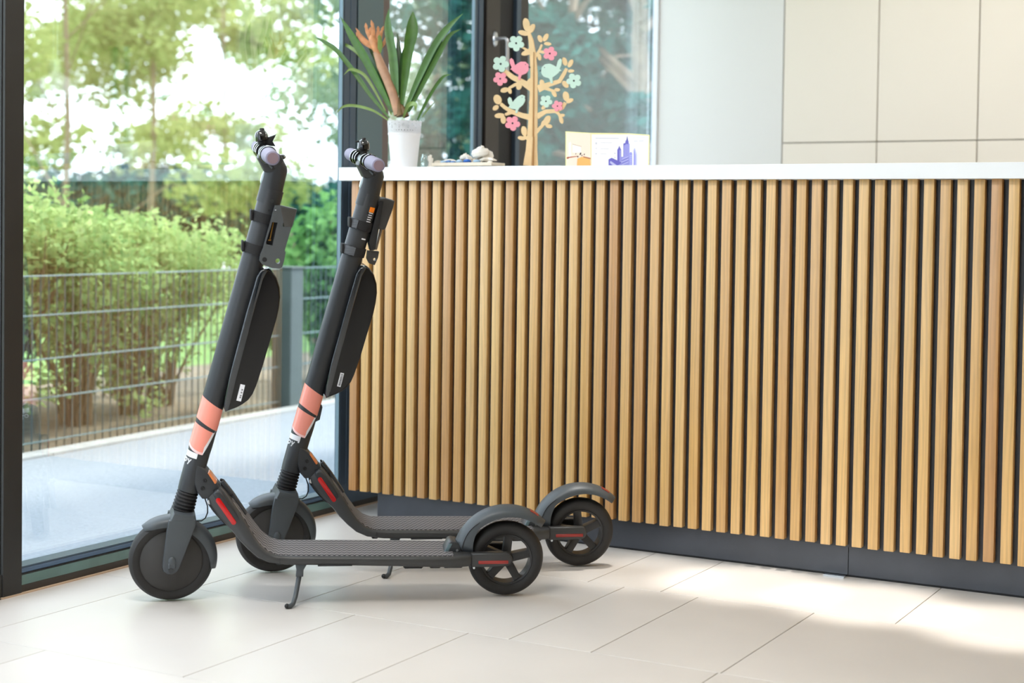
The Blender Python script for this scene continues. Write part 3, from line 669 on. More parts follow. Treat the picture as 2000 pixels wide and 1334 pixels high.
    mb.loops(rings); P(mb, 'tail_reflector', M_redd, fd)
    mb = MB(); pts = []
    for i in range(14):
        a = math.radians(168-i*4.2); r = .118+.006*math.sin(i/13*PI); pts.append((.839+r*math.cos(a), -.0345+max(0, (i-9))*.0012, .099+r*math.sin(a)))
    mb.tube(pts, .0009, n=6); P(mb, 'fender_crease', M_black, fd)
    # foot brake pedal
    pd = P(MB().prism([(.677, .120), (.6905, .1455), (.697, .148), (.709, .1465), (.7165, .140), (.7230, .120)], side, -.030, .030, bev=.003, seg=2), 'fender_latch', M_body)
    P(MB().prism([(.679, .122), (.6905, .144), (.6990, .143), (.6890, .121)], side, -.026, .0312, bev=.001), 'latch_face', mat('blue_grey_plastic', L(96, 116, 122), .3), pd)
    P(MB().cyl((.7115, -.030, .126), (.7115, -.0315, .126), .0035, n=14), 'screw', M_chrome, pd)
    return root
scooter((.3580, -1.1510), (1.0360, -.6530), 4.5, 7, 'grey electric scooter nearer the camera, kickstand out, grey holder strapped on its stem', 0)
scooter((.3750, -.7580), (1.0340, -.2400), 4.5, 7, 'grey electric scooter behind, nearer the oak counter, with ribbed black straps', 1)

# ------------------------------------------------------------------ things on the worktop
def U(px, py, Y):
    """photo point -> (x, z) on the upright plane y = Y"""
    d = fw + rr*((px-1000)/FPX) - uu*((py-CYP)/FPX); t = (Y-CAMP.y)/d.y; p_ = CAMP+d*t; return (p_.x, p_.z)
# --- bromeliad in a lace-edged pot
PY = .055
px_, _ = U(790, 240, PY); pot_o = Vector((px_, PY, ZT))
plant = empty('potted_bromeliad', 'bromeliad with orange bloom in white lace-edged pot at the counter end', 'plant', loc=pot_o)
M_pot = mat('white_enamel', L(244, 244, 246), .35)
PH = .151
P_ = MB().lathe([(0, .002), (.0385, .002), (.0400, .0), (.0415, .003), (.0505, .100), (.0510, .104), (.0525, .106), (.0525, .110), (.0500, .110), (.0480, .106), (.0395, .006), (0, .006)], n=64)
P_.done('pot', M_pot, plant)
mb = MB(); N = 144; rows = 14; grid = []
def lace_top(i): return .146 + .0035*abs(math.sin(i/N*2*PI*12))
for j in range(rows+1):
    z = .109+(.0355)*j/rows
    r = .0515+.0030*j/rows
    grid.append([mb.bm.verts.new((r*math.cos(2*PI*i/N), r*math.sin(2*PI*i/N), z if j < rows else lace_top(i))) for i in range(N)])
for j in range(rows):
    for i in range(N):
        a = i % 12; hole = (j in (6, 7) and a in (5, 6)) or (j in (8,) and a in (4, 7)) or (j == 3 and a % 4 == 1) or (j in (10, 11) and a in (0, 11)) or (j == 9 and a in (1, 10)) or (j in (9,) and a in (5, 6)) or (j == 12 and a in (5, 6))
        if hole: continue
        mb.bm.faces.new((grid[j][i], grid[j][(i+1) % N], grid[j+1][(i+1) % N], grid[j+1][i]))
bmesh.ops.solidify(mb.bm, geom=mb.bm.faces[:], thickness=.0012)
mb.done('lace_rim', M_pot, plant)
MB().lathe([(0, .118), (.030, .120), (.0495, .112), (.0495, .100), (0, .100)], n=32).done('soil', mat('potting_soil', L(58, 44, 34), .95, noise=.4, nscale=80, bump=.5), plant)
M_leafA = mat('bromeliad_leaf', L(72, 112, 42), .35, noise=.22, nscale=40)
M_leafB = mat('bromeliad_leaf_pale', L(124, 150, 76), .35, noise=.18, nscale=40)
M_leafC = mat('bromeliad_leaf_dark', L(52, 88, 42), .32, noise=.2, nscale=40)
K = 3.924
def cr(pts): # catmull-rom resample
    P = [Vector(p) for p in pts]; P = [P[0]*2-P[1]]+P+[P[-1]*2-P[-2]]; out = []
    for i in range(1, len(P)-2):
        for k_ in range(6):
            t = k_/6; out.append(.5*((2*P[i])+(-P[i-1]+P[i+1])*t+(2*P[i-1]-5*P[i]+4*P[i+1]-P[i+2])*t*t+(-P[i-1]+3*P[i]-3*P[i+1]+P[i+2])*t**3))
    out.append(P[-2]); return out
def leaf(pts, wd, m_, dy0=0.0, dy1=0.0, shape=None, tw=0.0):
    n_ = len(pts); P3 = []
    for i, (u, v) in enumerate(pts):
        x, z = U(600+u/K, v/K, PY); P3.append((x, PY+dy0+(dy1-dy0)*i/(n_-1), z))
    C_ = cr(P3); m__ = len(C_); mb = MB(); rings = []
    view = Vector((.45, -.89, 0))
    for i, p_ in enumerate(C_):
        t = i/(m__-1); d = (C_[min(i+1, m__-1)]-C_[max(i-1, 0)]).normalized()
        s_ = d.cross(view).normalized(); nn = s_.cross(d); s_ = (s_*math.cos(tw)+nn*math.sin(tw)); nn = s_.cross(d)
        sh = shape(t) if shape else (min(1, .45+1.6*t)*(1-max(0, (t-.62)/.38)**1.6))
        w_ = max(.0003, wd/K/634*.57*sh); cup = w_*.35
        rings.append([p_-s_*w_-nn*-cup-plant.location*1, p_-plant.location, p_+s_*w_+nn*cup-plant.location, p_-nn*.0009-plant.location])
    mb.loops(rings); return mb.done('leaf', m_, plant, ang=70)
leaf([(630, 905), (500, 740), (380, 560), (250, 390), (160, 325), (90, 285)], 34, M_leafA, 0, -.03)
leaf([(645, 880), (565, 690), (450, 500), (350, 390), (255, 335), (190, 325)], 26, M_leafB, 0, .03)
leaf([(655, 860), (560, 650), (450, 430), (360, 270), (280, 130)], 62, M_leafA, 0, -.02, tw=.4)
leaf([(660, 850), (560, 640), (470, 500), (390, 390), (350, 315)], 74, M_leafC, 0, .03, tw=.2)
leaf([(650, 820), (600, 640), (520, 460), (440, 350)], 52, M_leafC, .01, .02)
leaf([(600, 850), (530, 700), (470, 590), (420, 550), (370, 540), (333, 585)], 22, M_leafB, 0, -.04)
leaf([(625, 925), (520, 850), (400, 815), (320, 822), (276, 880)], 20, M_leafB, 0, -.04)
leaf([(690, 800), (672, 600), (650, 400), (612, 200), (612, 62)], 66, M_leafA, 0, .01, tw=.3)
leaf([(695, 800), (680, 600), (668, 400), (650, 240)], 40, M_leafC, .02, .03)
leaf([(725, 800), (742, 620), (765, 400), (790, 230), (790, 80)], 84, M_leafA, 0, .015, shape=lambda t: .3+.7*min(1, t*1.5) if t < .75 else max(.02, 1-((t-.75)/.25)**1.7))
leaf([(700, 810), (700, 600), (715, 420), (750, 260)], 56, M_leafC, .02, .03)
leaf([(750, 850), (850, 600), (960, 360), (1060, 210), (1168, 98)], 52, M_leafA, 0, .02, tw=.3)
leaf([(745, 850), (840, 640), (905, 440), (985, 295)], 74, M_leafC, .02, .04, shape=lambda t: .4+.6*min(1, t*1.4) if t < .8 else max(.02, 1-((t-.8)/.2)**1.8))
leaf([(770, 860), (880, 640), (980, 430), (1060, 270), (1142, 212)], 34, M_leafA, 0, .03)
leaf([(845, 920), (900, 820), (980, 690), (1060, 595), (1133, 573)], 22, M_leafA, 0, -.02)
leaf([(750, 900), (800, 815), (850, 800), (885, 820), (895, 870)], 30, M_leafB, -.01, -.05)
leaf([(880, 900), (910, 840), (962, 765)], 9, M_leafB, 0, .02)
M_stalk = mat('bloom_stalk', L(186, 142, 112), .5, noise=.25, nscale=30)
def u3(u, v, dy=0): x, z = U(600+u/K, v/K, PY); return Vector((x, PY+dy, z))-plant.location
MB().tube([u3(700, 880), u3(665, 740), u3(620, 620), u3(565, 500), u3(530, 400)], [.015, .0155, .0155, .0145, .011], n=14).done('stalk', M_stalk, plant)
MB().tube([u3(720, 890), u3(705, 820), u3(690, 745)], [.016, .012, .004], n=12).tube([u3(760, 895), u3(740, 840), u3(715, 800)], [.010, .009, .003], n=12).done('crown_base', mat('crown', L(120, 92, 52), .6, noise=.3, nscale=40), plant)
M_bloom = mat('orange_bloom', L(204, 140, 92), .5, noise=.3, nscale=50)
bl0 = None
def petal(pts, wd, dy, col=None):
    C_ = cr([u3(a, b, dy*i/len(pts)) for i, (a, b) in enumerate(pts)]); m__ = len(C_); rings = []
    view = Vector((.45, -.89, 0))
    for i, p_ in enumerate(C_):
        t = i/(m__-1); d = (C_[min(i+1, m__-1)]-C_[max(i-1, 0)]).normalized(); s_ = d.cross(view).normalized(); nn = s_.cross(d)
        w_ = wd/K/634*.5*max(.06, (.55+.45*math.sin(PI*min(1, t*1.2))) if t < .8 else 1-(t-.8)/.2*.9)
        rings.append([p_-s_*w_, p_+nn*w_*.3, p_+s_*w_, p_-nn*.001])
    MB().loops(rings).done('petal', col or M_bloom, bloom, ang=70)
bloom = MB().tube([u3(545, 420), u3(520, 350), u3(500, 300), u3(495, 270)], [.009, .0155, .013, .006], n=12).done('bloom', M_bloom, plant)
for pts, wd, dy in (([(510, 360), (480, 290), (450, 230), (437, 172)], 34, .01), ([(520, 350), (510, 280), (512, 220), (500, 155)], 36, -.01), ([(510, 360), (460, 320), (415, 275), (370, 213)], 26, .0), ([(505, 370), (455, 330), (420, 290), (395, 250)], 44, -.02),
                    ([(540, 370), (560, 310), (575, 250), (597, 200)], 30, -.01), ([(530, 370), (530, 300), (530, 240), (522, 195)], 34, .02), ([(500, 350), (475, 290), (465, 240), (470, 200)], 30, .02), ([(545, 390), (575, 340), (590, 290), (600, 245)], 26, .02)):
    petal(pts, wd, dy)
petal([(550, 420), (565, 360), (570, 310), (572, 270)], 40, -.02, M_leafB)

# --- dish of shells
TY = .10
def B3(u, v, Y, o=(820, 250), k=11.11): x, z = U(o[0]+u/k, o[1]+v/k, Y); return (x, Y, z)
xa, _ = U(847, 318, TY); xb, _ = U(964, 318, TY)
M_shell = mat('white_shell', L(246, 240, 230), .5, noise=.05, nscale=60); M_shellb = mat('blue_pebble', L(96, 140, 200), .35); M_shelld = mat('pale_blue_glass', L(170, 200, 225), .2)
tray = MB()
tray.box(((xa+xb)/2, TY+.03, ZT+.0085), (xb-xa, .085, .004), .001).box(((xa+xb)/2, TY-.011, ZT+.0125), (xb-xa, .004, .010), .001).box(((xa+xb)/2, TY+.071, ZT+.0125), (xb-xa, .004, .010), .001)
tray.box((xa+.002, TY+.03, ZT+.0125), (.004, .082, .010), .001).box((xb-.002, TY+.03, ZT+.0125), (.004, .082, .010), .001)
tr = tray.done('wooden_tray', mat('whitewashed_wood', L(236, 224, 204), .55, noise=.08, nscale=30), None, label='small whitewashed wooden tray on ball feet holding shells', cat='tray', smooth=False)
for xx in (xa+.035, xb-.052):
    for y_ in (TY-.004, TY+.064): MB().ell((xx, y_, ZT+.0033), (.0042, .0042, .0033)).done('foot', mat('foot_wood', L(226, 206, 170), .5), tr)
zs = ZT+.0135
box('sand_bed', (xa+.004, TY-.008, ZT+.0105), (xb-.004, TY+.068, ZT+.0135), mat('pale_sand', L(226, 214, 192), .9, noise=.2, nscale=200), tr)
def shell_mesh(rad, kind):
    mb = MB()
    if kind == 0:   # spiral snail shell
        pts = []; rd = []
        for i in range(26):
            a = i*.62; s_ = (1-i/26); pts.append((rad*.55*s_*math.cos(a), rad*.55*s_*math.sin(a), rad*(1.1-.9*s_))); rd.append(max(.0004, rad*.48*s_))
        mb.tube(pts, rd, n=8)
        mb.xf(Matrix.Translation((0, 0, rad*.35)))
    elif kind == 1:  # scallop
        rings = []
        for i in range(9):
            t = i/8; r_ = rad*(.1+.95*t); ring = []
            for j in range(17):
                a = -1.0+2.0*j/16; ring.append((r_*math.sin(a), rad*.35*(1-t*t)+.0006*(j % 2)*t, r_*math.cos(a)))
            rings.append(ring)
        mb.loops(rings, closed=False, cap=False); bmesh.ops.solidify(mb.bm, geom=mb.bm.faces[:], thickness=.001)
        mb.xf(Matrix.Rotation(-.9, 4, 'X'))
    elif kind == 2:  # pebble
        mb.ell((0, 0, rad*.45), (rad, rad*.75, rad*.45), n=12)
    else:            # starfish / coral tips
        for i in range(5): a = 2*PI*i/5; mb.tube([(0, 0, rad*.3), (rad*.6*math.cos(a), rad*.6*math.sin(a), rad*.32), (rad*1.15*math.cos(a), rad*1.15*math.sin(a), rad*.2)], [rad*.3, rad*.2, rad*.06], n=8)
    return mb
SH = [(.012, .010, 1, .013, M_shell, 'fan-shaped pale shell at the left end of the wooden tray', 0), (.024, .004, 2, .0085, M_shelld, 'pale blue pebble at the left end of the tray', 0), (.037, .006, 2, .0095, M_shellb, 'blue pebble between pale shells, left half of the tray', 0),
      (.030, .030, 3, .015, M_shell, 'white starfish lying behind the leftmost blue pebbles', .004), (.050, .012, 1, .016, M_shell, 'whitish scallop shell left of the tray centre', 0), (.052, .000, 2, .0075, M_shellb, 'small blue pebble at the front rim of the tray', 0),
      (.066, .004, 2, .010, M_shelld, 'ice-blue glass pebble at the middle of the tray', 0), (.072, .028, 0, .017, M_shell, 'white snail shell behind the middle of the tray', 0), (.086, .006, 2, .0115, mat('deep_blue_glass', L(40, 100, 190), .2), 'deep blue glass pebble right of the tray centre', 0),
      (.100, .010, 1, .018, M_shell, 'cream scallop shell leaning at the tray right half', 0), (.112, .004, 2, .010, M_shelld, 'light blue pebble below the big shell', 0), (.118, .018, 0, .026, M_shell, 'largest white conch shell at the right of the tray', .004),
      (.137, .012, 3, .017, M_shell, 'white branching shell at the right rim of the tray', .006), (.095, .032, 1, .020, M_shell, 'upright shell behind the blue glass pebble', .004), (.146, .004, 2, .007, M_shell, 'tiny white pebble at the right corner of the tray', 0)]
for i, (dx, dy, kd, rad, mm, lb, dz) in enumerate(SH):
    s_ = (xb-xa)/.157; o_ = shell_mesh(rad*1.5, kd).done(['snail_shell', 'scallop_shell', 'pebble', 'starfish'][kd], mm, None, label=lb, cat=['shell', 'shell', 'pebble', 'shell'][kd], group='shells and pebbles in the wooden tray')
    o_.location = (xa+dx*s_, TY-.0+dy, zs+dz); o_.rotation_euler = (0, 0, random.uniform(-1, 1))
# --- little glass vase with inked pattern and coral piece
gx, _ = U(828, 300, .13)
gl = mat('clear_glass', L(235, 245, 245), .02, trans=.9)
vz = MB().lathe([(0, .001), (.0115, .001), (.0125, .004), (.0125, .036), (.009, .041), (.009, .047), (.008, .047), (.008, .041), (.0113, .036), (.0113, .004), (0, .004)], n=28).done('glass_bottle', gl, None, label='little clear glass bottle with black scribble beside the lace pot', cat='bottle')
vz.location = (gx+.002, .13, ZT)
mb = MB(); pts = [(.0028*math.sin(i*1.9), -.0131, .008+i*.0022) for i in range(13)]; mb.tube([(x, -math.sqrt(max(0, .01285**2-x*x)), z) for x, y, z in pts], .0006, n=5).done('scribble', M_ink, vz)
cx_, _ = U(841, 300, .12)
co = MB().tube([(0, 0, .004), (.001, 0, .018), (-.002, 0, .032), (.001, 0, .044)], [.008, .007, .006, .004], n=10).tube([(0, 0, .014), (.007, -.002, .024), (.009, -.002, .034)], [.005, .004, .0025], n=8).tube([(0, 0, .02), (-.007, 0, .03), (-.007, .001, .041)], [.005, .004, .003], n=8).ell((0, 0, .005), (.013, .010, .005)).done('coral', M_shell, None, label='upright white coral piece between glass bottle and shell tray', cat='coral'); co.location = (cx_, .12, ZT)

# --- stack of paper
xa2, _ = U(978, 322, .06); xb2, _ = U(1102, 322, .06)
ps = empty('paper_stack', 'thin stack of white paper lying in front of the plywood tree', 'paper', loc=((xa2+xb2)/2, .11, ZT))
for i in range(4): MB().box((random.uniform(-.002, .002), random.uniform(-.002, .002), .0004+i*.0008), (xb2-xa2, .14, .0006)).done('sheet', M_stk, ps, smooth=False)

# --- plywood tree with birds and flowers
OY = .215; KO = 4.042
def o2(u, v): return U(920+u/KO, 20+v/KO, OY)
def ofn(u, v, w_): x, z = o2(u, v); return (x, OY+w_, z)
tree = empty('plywood_tree', 'plywood tree with green and pink flowers and birds on the worktop', 'ornament', loc=(0, 0, 0))
def blob(cx, cy, a, b, ang, n=14):
    ca, sa = math.cos(ang), math.sin(ang); return [(cx+a*math.cos(2*PI*i/n)*ca-b*math.sin(2*PI*i/n)*sa, cy+a*math.cos(2*PI*i/n)*sa+b*math.sin(2*PI*i/n)*ca) for i in range(n)]
def strip(pts, wd):
    P = [Vector((a, b)) for a, b in pts]; l_, r_ = [], []
    for i, p_ in enumerate(P):
        d = (P[min(i+1, len(P)-1)]-P[max(i-1, 0)]).normalized(); n_ = Vector((-d.y, d.x)); w_ = wd[i]/2; l_.append(tuple(p_+n_*w_)); r_.append(tuple(p_-n_*w_))
    return l_+r_[::-1]
def oplate(polys, name, m_, y_a=-.0018, y_b=.0018, par=tree, **kw):
    mb = MB()
    for i, q in enumerate(polys): mb.prism(q, ofn, y_a-.000007*i, y_b+.000007*i)
    return mb.done(name, m_, par, smooth=False, **kw)
oplate([strip([(470, 1228), (478, 1100), (488, 900), (494, 700), (498, 500), (488, 340), (474, 240), (455, 170)], [112, 84, 68, 58, 52, 44, 34, 20])], 'trunk', M_ply, -.0030, .0030)
# crossing plate, slotted at right angles
mb = MB(); 
for z0, z1, w0, w1 in ((1228, 1000, 16, 9), (1000, 330, 9, 5)):
    (x0, za), (x1, zb) = o2(496, z0), o2(500, z1)
    mb.loops([[(x0-.0015, OY-w0/1000, za), (x0+.0015, OY-w0/1000, za), (x0+.0015, OY+w0/1000, za), (x0-.0015, OY+w0/1000, za)], [(x1-.0015, OY-w1/1000, zb), (x1+.0015, OY-w1/1000, zb), (x1+.0015, OY+w1/1000, zb), (x1-.0015, OY+w1/1000, zb)]])
mb.done('cross_plate', M_ply_e, tree, smooth=False)
br = [
 ([(480, 300), (450, 320), (400, 290)], [30, 22, 14], [(440, 335, 44, 20, 2.8), (470, 330, 30, 16, -.6)]),
 ([(500, 380), (540, 320), (560, 270)], [24, 20, 14], [(545, 225, 30, 17, 1.2), (590, 215, 34, 18, -1.1), (605, 265, 28, 14, .1), (540, 370, 28, 14, 1.4), (565, 330, 30, 12, .1)]),
 ([(488, 620), (410, 570), (330, 530), (265, 480)], [60, 44, 40, 34], [(460, 560, 26, 14, -.9)]),
 ([(400, 575), (345, 590), (300, 615)], [34, 24, 18], [(265, 630, 32, 20, -.3), (305, 635, 26, 14, 1.3), (380, 600, 30, 20, 1.9)]),
 ([(530, 620), (620, 585), (700, 560), (735, 500), (755, 460)], [60, 36, 32, 28, 22], [(740, 405, 34, 18, 1.3), (785, 420, 34, 17, -1.1), (790, 480, 24, 13, -.1), (745, 585, 32, 20, .9)]),
 ([(540, 600), (600, 620), (655, 640)], [36, 26, 18], [(680, 628, 22, 14, 0), (655, 655, 34, 16, 1.1), (560, 575, 28, 18, 1.4)]),
 ([(485, 850), (400, 830), (320, 800), (270, 770), (235, 740)], [50, 40, 34, 28, 26], [(210, 705, 40, 30, 1.2), (195, 770, 26, 18, -.7)]),
 ([(320, 805), (270, 825)], [30, 20], [(225, 832, 38, 20, -.1), (255, 865, 32, 20, 1.5)]),
 ([(520, 840), (590, 800), (670, 795), (720, 770), (745, 730)], [44, 32, 32, 30, 26], [(750, 680, 40, 24, 1.4), (780, 715, 30, 16, -.5), (575, 765, 24, 13, -.9)]),
 ([(670, 800), (695, 820), (705, 850)], [26, 20, 16], [(712, 865, 32, 15, 1.3), (720, 830, 20, 13, -.2)]),
 ([(505, 970), (545, 930), (585, 890)], [34, 24, 18], [(600, 870, 42, 24, -1.1), (615, 915, 26, 16, .2), (570, 890, 24, 13, -1.1)]),
 ([(480, 1040), (440, 1010), (420, 990)], [30, 22, 18], [(420, 955, 40, 22, 1.4), (400, 1010, 30, 16, .2)]),
 ([(478, 780), (476, 740)], [24, 16], [(475, 730, 22, 16, 1.4)]),
 ([(458, 180), (450, 150)], [22, 18], [(438, 115, 54, 26, 1.4), (480, 145, 40, 20, -1.1), (415, 180, 42, 20, .25)]),
]
for k_, (pts, wd, lv) in enumerate(br):
    oplate([strip(pts, wd)]+[blob(*q) for q in lv], 'branch', M_ply, -.0017-.00004*k_, .0017+.00004*k_)
M_mint = mat('mint_paint', L(196, 220, 204), .6); M_rose = mat('rose_paint', L(240, 150, 164), .6)
def flower(cx, cy, r, m_, lab, rot):
    q = []
    mb = MB()
    pts = []
    for i in range(60):
        a = 2*PI*i/60+rot; rad = r*(.62+.38*abs(math.cos(2.5*(a-rot)))**.7); pts.append((cx+rad*math.cos(a), cy+rad*math.sin(a)*1.0))
    mb.prism(pts, ofn, -.0055, -.0025, holes=[[(cx+r*.14*math.cos(2*PI*i/10), cy+r*.14*math.sin(2*PI*i/10)) for i in range(10)]])
    f_ = mb.done('flower', m_, tree, smooth=False, label=lab)
    MB().prism([(cx+r*.16*math.cos(2*PI*i/10), cy+r*.16*math.sin(2*PI*i/10)) for i in range(10)], ofn, -.0035, -.002).done('flower_eye', M_ink, f_, smooth=False)
for cx, cy, r, m_, lb, rt in ((362, 262, 64, M_mint, 'mint green wooden flower', .3), (240, 425, 66, M_mint, 'mint green wooden flower', .1), (818, 558, 60, M_mint, 'mint green wooden flower', .5), (597, 720, 50, M_mint, 'mint green wooden flower', .2),
                              (628, 343, 56, M_rose, 'rose pink wooden flower', 0), (237, 542, 56, M_rose, 'rose pink wooden flower', .4), (333, 893, 60, M_rose, 'rose pink wooden flower', .2), (688, 757, 44, M_rose, 'rose pink wooden flower', .6)):
    flower(cx, cy, r, m_, lb, rt)
def bird(cx, cy, k, flip, m_, lab, tilt=0):
    f_ = -1 if flip else 1
    body = [(-100, -80), (-85, -95), (-68, -80), (-52, -28), (-30, -45), (0, -62), (40, -62), (66, -40), (74, -14), (68, 18), (48, 42), (14, 56), (-18, 56), (-50, 38), (-72, 22), (-78, 12), (-95, 8), (-80, -10), (-96, -45)]
    q = [(cx+f_*k*a, cy+k*(b+tilt*a)) for a, b in body]
    o_ = MB().prism(q, ofn, -.0055, -.0025).done('bird', m_, tree, smooth=False, label=lab)
    MB().prism([(cx+f_*k*a, cy+k*b) for a, b in ((-20, 48), (10, 54), (-2, 78), (-6, 100), (-24, 100), (-22, 78))], ofn, -.0052, -.0022).done('foot', m_, o_, smooth=False)
    MB().prism([(cx+f_*k*a, cy+k*(b+tilt*a)) for a, b in ((70, -24), (90, -10), (72, -4))], ofn, -.0057, -.0023).done('beak', M_ink, o_, smooth=False)
    MB().prism(blob(cx+f_*k*44, cy+k*(-36+tilt*44), 4*k, 4*k, 0, 8), ofn, -.0058, -.0054).done('eye', M_ink, o_, smooth=False)
bird(398, 462, .88, False, M_rose, 'rose pink bird looking right'); bird(628, 482, .95, True, M_mint, 'mint green bird looking left', .12); bird(375, 732, .80, False, M_mint, 'mint green bird looking up right', -.45)

# --- folded brochure
BY = .17
def bfn(u, v, w_):   # u,v in crop pixels of the brochure region
    Yb = BY+w_; x, z = U(1090+u/10, 250+v/10, BY); return (x, Yb, z)
brc = empty('brochure', 'yellow-edged folded brochure with violet skyscrapers standing by the window', 'brochure')
def fold(u): return .0 if u < 650 else (.02*(u-650)/650 if u < 1300 else .02-.025*(u-1300)/500)
def bpoly(pts, name, m_, off=.0, th=.0006, par=brc):
    mb = MB(); 
    f_ = [Vector(bfn(u, v, fold(u)-off)) for u, v in pts]
    mb.loops([f_, [p_+Vector((0, th, 0)) for p_ in f_]]); return mb.done(name, m_, par, smooth=False)
M_yel = mat('pale_yellow_print', L(250, 238, 170), .5); M_pap = mat('brochure_paper', L(250, 248, 246), .45)
c1_ = [(145, 65), (650, 95), (650, 742), (145, 742)]; c2_ = [(650, 95), (1300, 95), (1300, 742), (650, 742)]; c3_ = [(1300, 95), (1800, 135), (1785, 742), (1300, 742)]
for c_ in (c1_, c2_, c3_): bpoly(c_, 'leaflet_panel', M_yel)
bpoly([(165, 85), (640, 110), (640, 742), (165, 742)], 'printed_photo', mat('peach_print', L(250, 224, 204), .5), .0009)
bpoly([(655, 125), (1299, 120), (1299, 742), (655, 742)], 'white_field', M_pap, .0009); bpoly([(1301, 120), (1780, 158), (1765, 742), (1301, 742)], 'white_field', M_pap, .0009)
PR = lambda n_, c_, r_=.5: mat(n_, c_, r_)
bpoly([(170, 575), (190, 565), (390, 545), (395, 558), (220, 585), (195, 605), (172, 600)], 'printed_bar', PR('brown_print', L(176, 96, 60)), .0014)
bpoly([(490, 550), (640, 585), (635, 612), (500, 575)], 'printed_bar', PR('brown_print2', L(180, 110, 70)), .0014)
bpoly([(380, 600), (470, 560), (630, 615), (635, 742), (370, 742)], 'printed_floor', PR('amber_print', L(238, 180, 98)), .0013)
bpoly([(210, 300), (250, 270), (255, 555), (215, 560)], 'printed_wall', M_pap, .0013); bpoly([(290, 330), (450, 370), (450, 480), (290, 480)], 'printed_wall', M_pap, .0013)
bpoly([(285, 312), (460, 358), (460, 366), (285, 322)], 'printed_line', PR('taupe_print', L(190, 176, 150)), .0016)
for (a, b, r_) in ((440, 505, 20), (390, 560, 14), (470, 535, 12), (515, 515, 12), (350, 505, 10)): bpoly(blob(a, b, r_*.7, r_*1.4, .3, 8), 'printed_figure', M_ink, .0016)
V1 = PR('violet_print', L(104, 98, 190)); V2 = PR('lilac_print', L(150, 148, 216)); V3 = PR('dark_violet_print', L(78, 80, 150)); V4 = PR('pale_lilac_print', L(196, 196, 232))
bpoly([(1230, 300), (1265, 290), (1270, 240), (1285, 235), (1300, 150), (1318, 235), (1330, 250), (1330, 290), (1352, 305), (1352, 742), (1230, 742)], 'printed_tower', V2, .0014)
bpoly([(1230, 300), (1265, 285), (1300, 345), (1300, 742), (1230, 742)], 'printed_tower', V1, .0017); bpoly([(1265, 290), (1270, 240), (1300, 230), (1330, 250), (1330, 295), (1300, 320)], 'printed_tower', V1, .0019); bpoly([(1285, 238), (1300, 152), (1318, 238)], 'printed_tower', V3, .0021)
bpoly([(1120, 420), (1140, 385), (1155, 345), (1172, 385), (1190, 420), (1190, 742), (1120, 742)], 'printed_tower', V1, .0014); bpoly([(1158, 430), (1190, 420), (1190, 742), (1158, 742)], 'printed_tower', V2, .0017)
bpoly([(965, 610), (1020, 580), (1200, 672), (1120, 742), (965, 742)], 'printed_block', V1, .0022); bpoly([(1000, 640), (1110, 720), (1060, 742), (990, 680)], 'printed_block', V4, .0024)
bpoly([(1180, 560), (1210, 560), (1330, 530), (1335, 640), (1200, 742), (1120, 742), (1200, 672)], 'printed_block', V2, .0021)
for i in range(5): bpoly([(1205, 600+i*27), (1330, 545+i*27), (1330, 555+i*27), (1205, 612+i*27)], 'printed_stripe', V4 if i % 2 == 0 else V1, .0024)
bpoly([(1352, 480), (1385, 462), (1412, 490), (1412, 742), (1352, 742)], 'printed_tower', V2, .0014)
for i in range(6): bpoly([(1356, 520+i*36), (1384, 540+i*36), (1410, 520+i*36), (1410, 530+i*36), (1384, 550+i*36), (1356, 530+i*36)], 'printed_stripe', V4, .0018)
bpoly([(1445, 400), (1475, 382), (1522, 510), (1522, 742), (1440, 742)], 'printed_tower', V4, .0012); bpoly([(1447, 405), (1468, 440), (1490, 535), (1490, 742), (1440, 742)], 'printed_tower', V2, .0014)
Gp = PR('faint_grey_print', L(214, 210, 216))
for q in ((725, 190, 420, 16), (725, 280, 30, 40), (815, 280, 210, 10), (725, 390, 34, 14), (815, 400, 150, 10), (725, 490, 26, 26), (815, 500, 110, 10), (1420, 180, 280, 14), (1450, 240, 90, 26), (1560, 240, 110, 26), (1420, 335, 300, 10), (1062, 480, 28, 24), (1066, 560, 22, 20)):
    bpoly([(q[0], q[1]), (q[0]+q[2], q[1]), (q[0]+q[2], q[1]+q[3]), (q[0], q[1]+q[3])], 'printed_line', Gp, .0013)

# --- white pendant lamp behind the counter (the photo shows it only mirrored in the glass)
M_enamel = mat('white_lampshade', L(244, 244, 240), .4)
lmp = MB().lathe([(.014, .12), (.03, .10), (.07, .085), (.105, .045), (.117, .0), (.113, .0), (.102, .042), (.068, .080), (.014, .11)], n=48).done('pendant_lamp', M_enamel, None, label='white dome pendant lamp, seen only as a reflection in the window', cat='lamp')
lmp.location = (2.30, 1.2, 1.52)
MB().cyl((0, 0, .11), (0, 0, .17), .016, n=20).done('socket', M_enamel, lmp); MB().cyl((0, 0, .16), (0, 0, CEIL-1.52), .004, n=10).done('cable', M_enamel, lmp)
MB().ell((0, 0, .035), (.03, .03, .035)).done('bulb', mat('opal_bulb', L(255, 246, 230), .4), lmp)
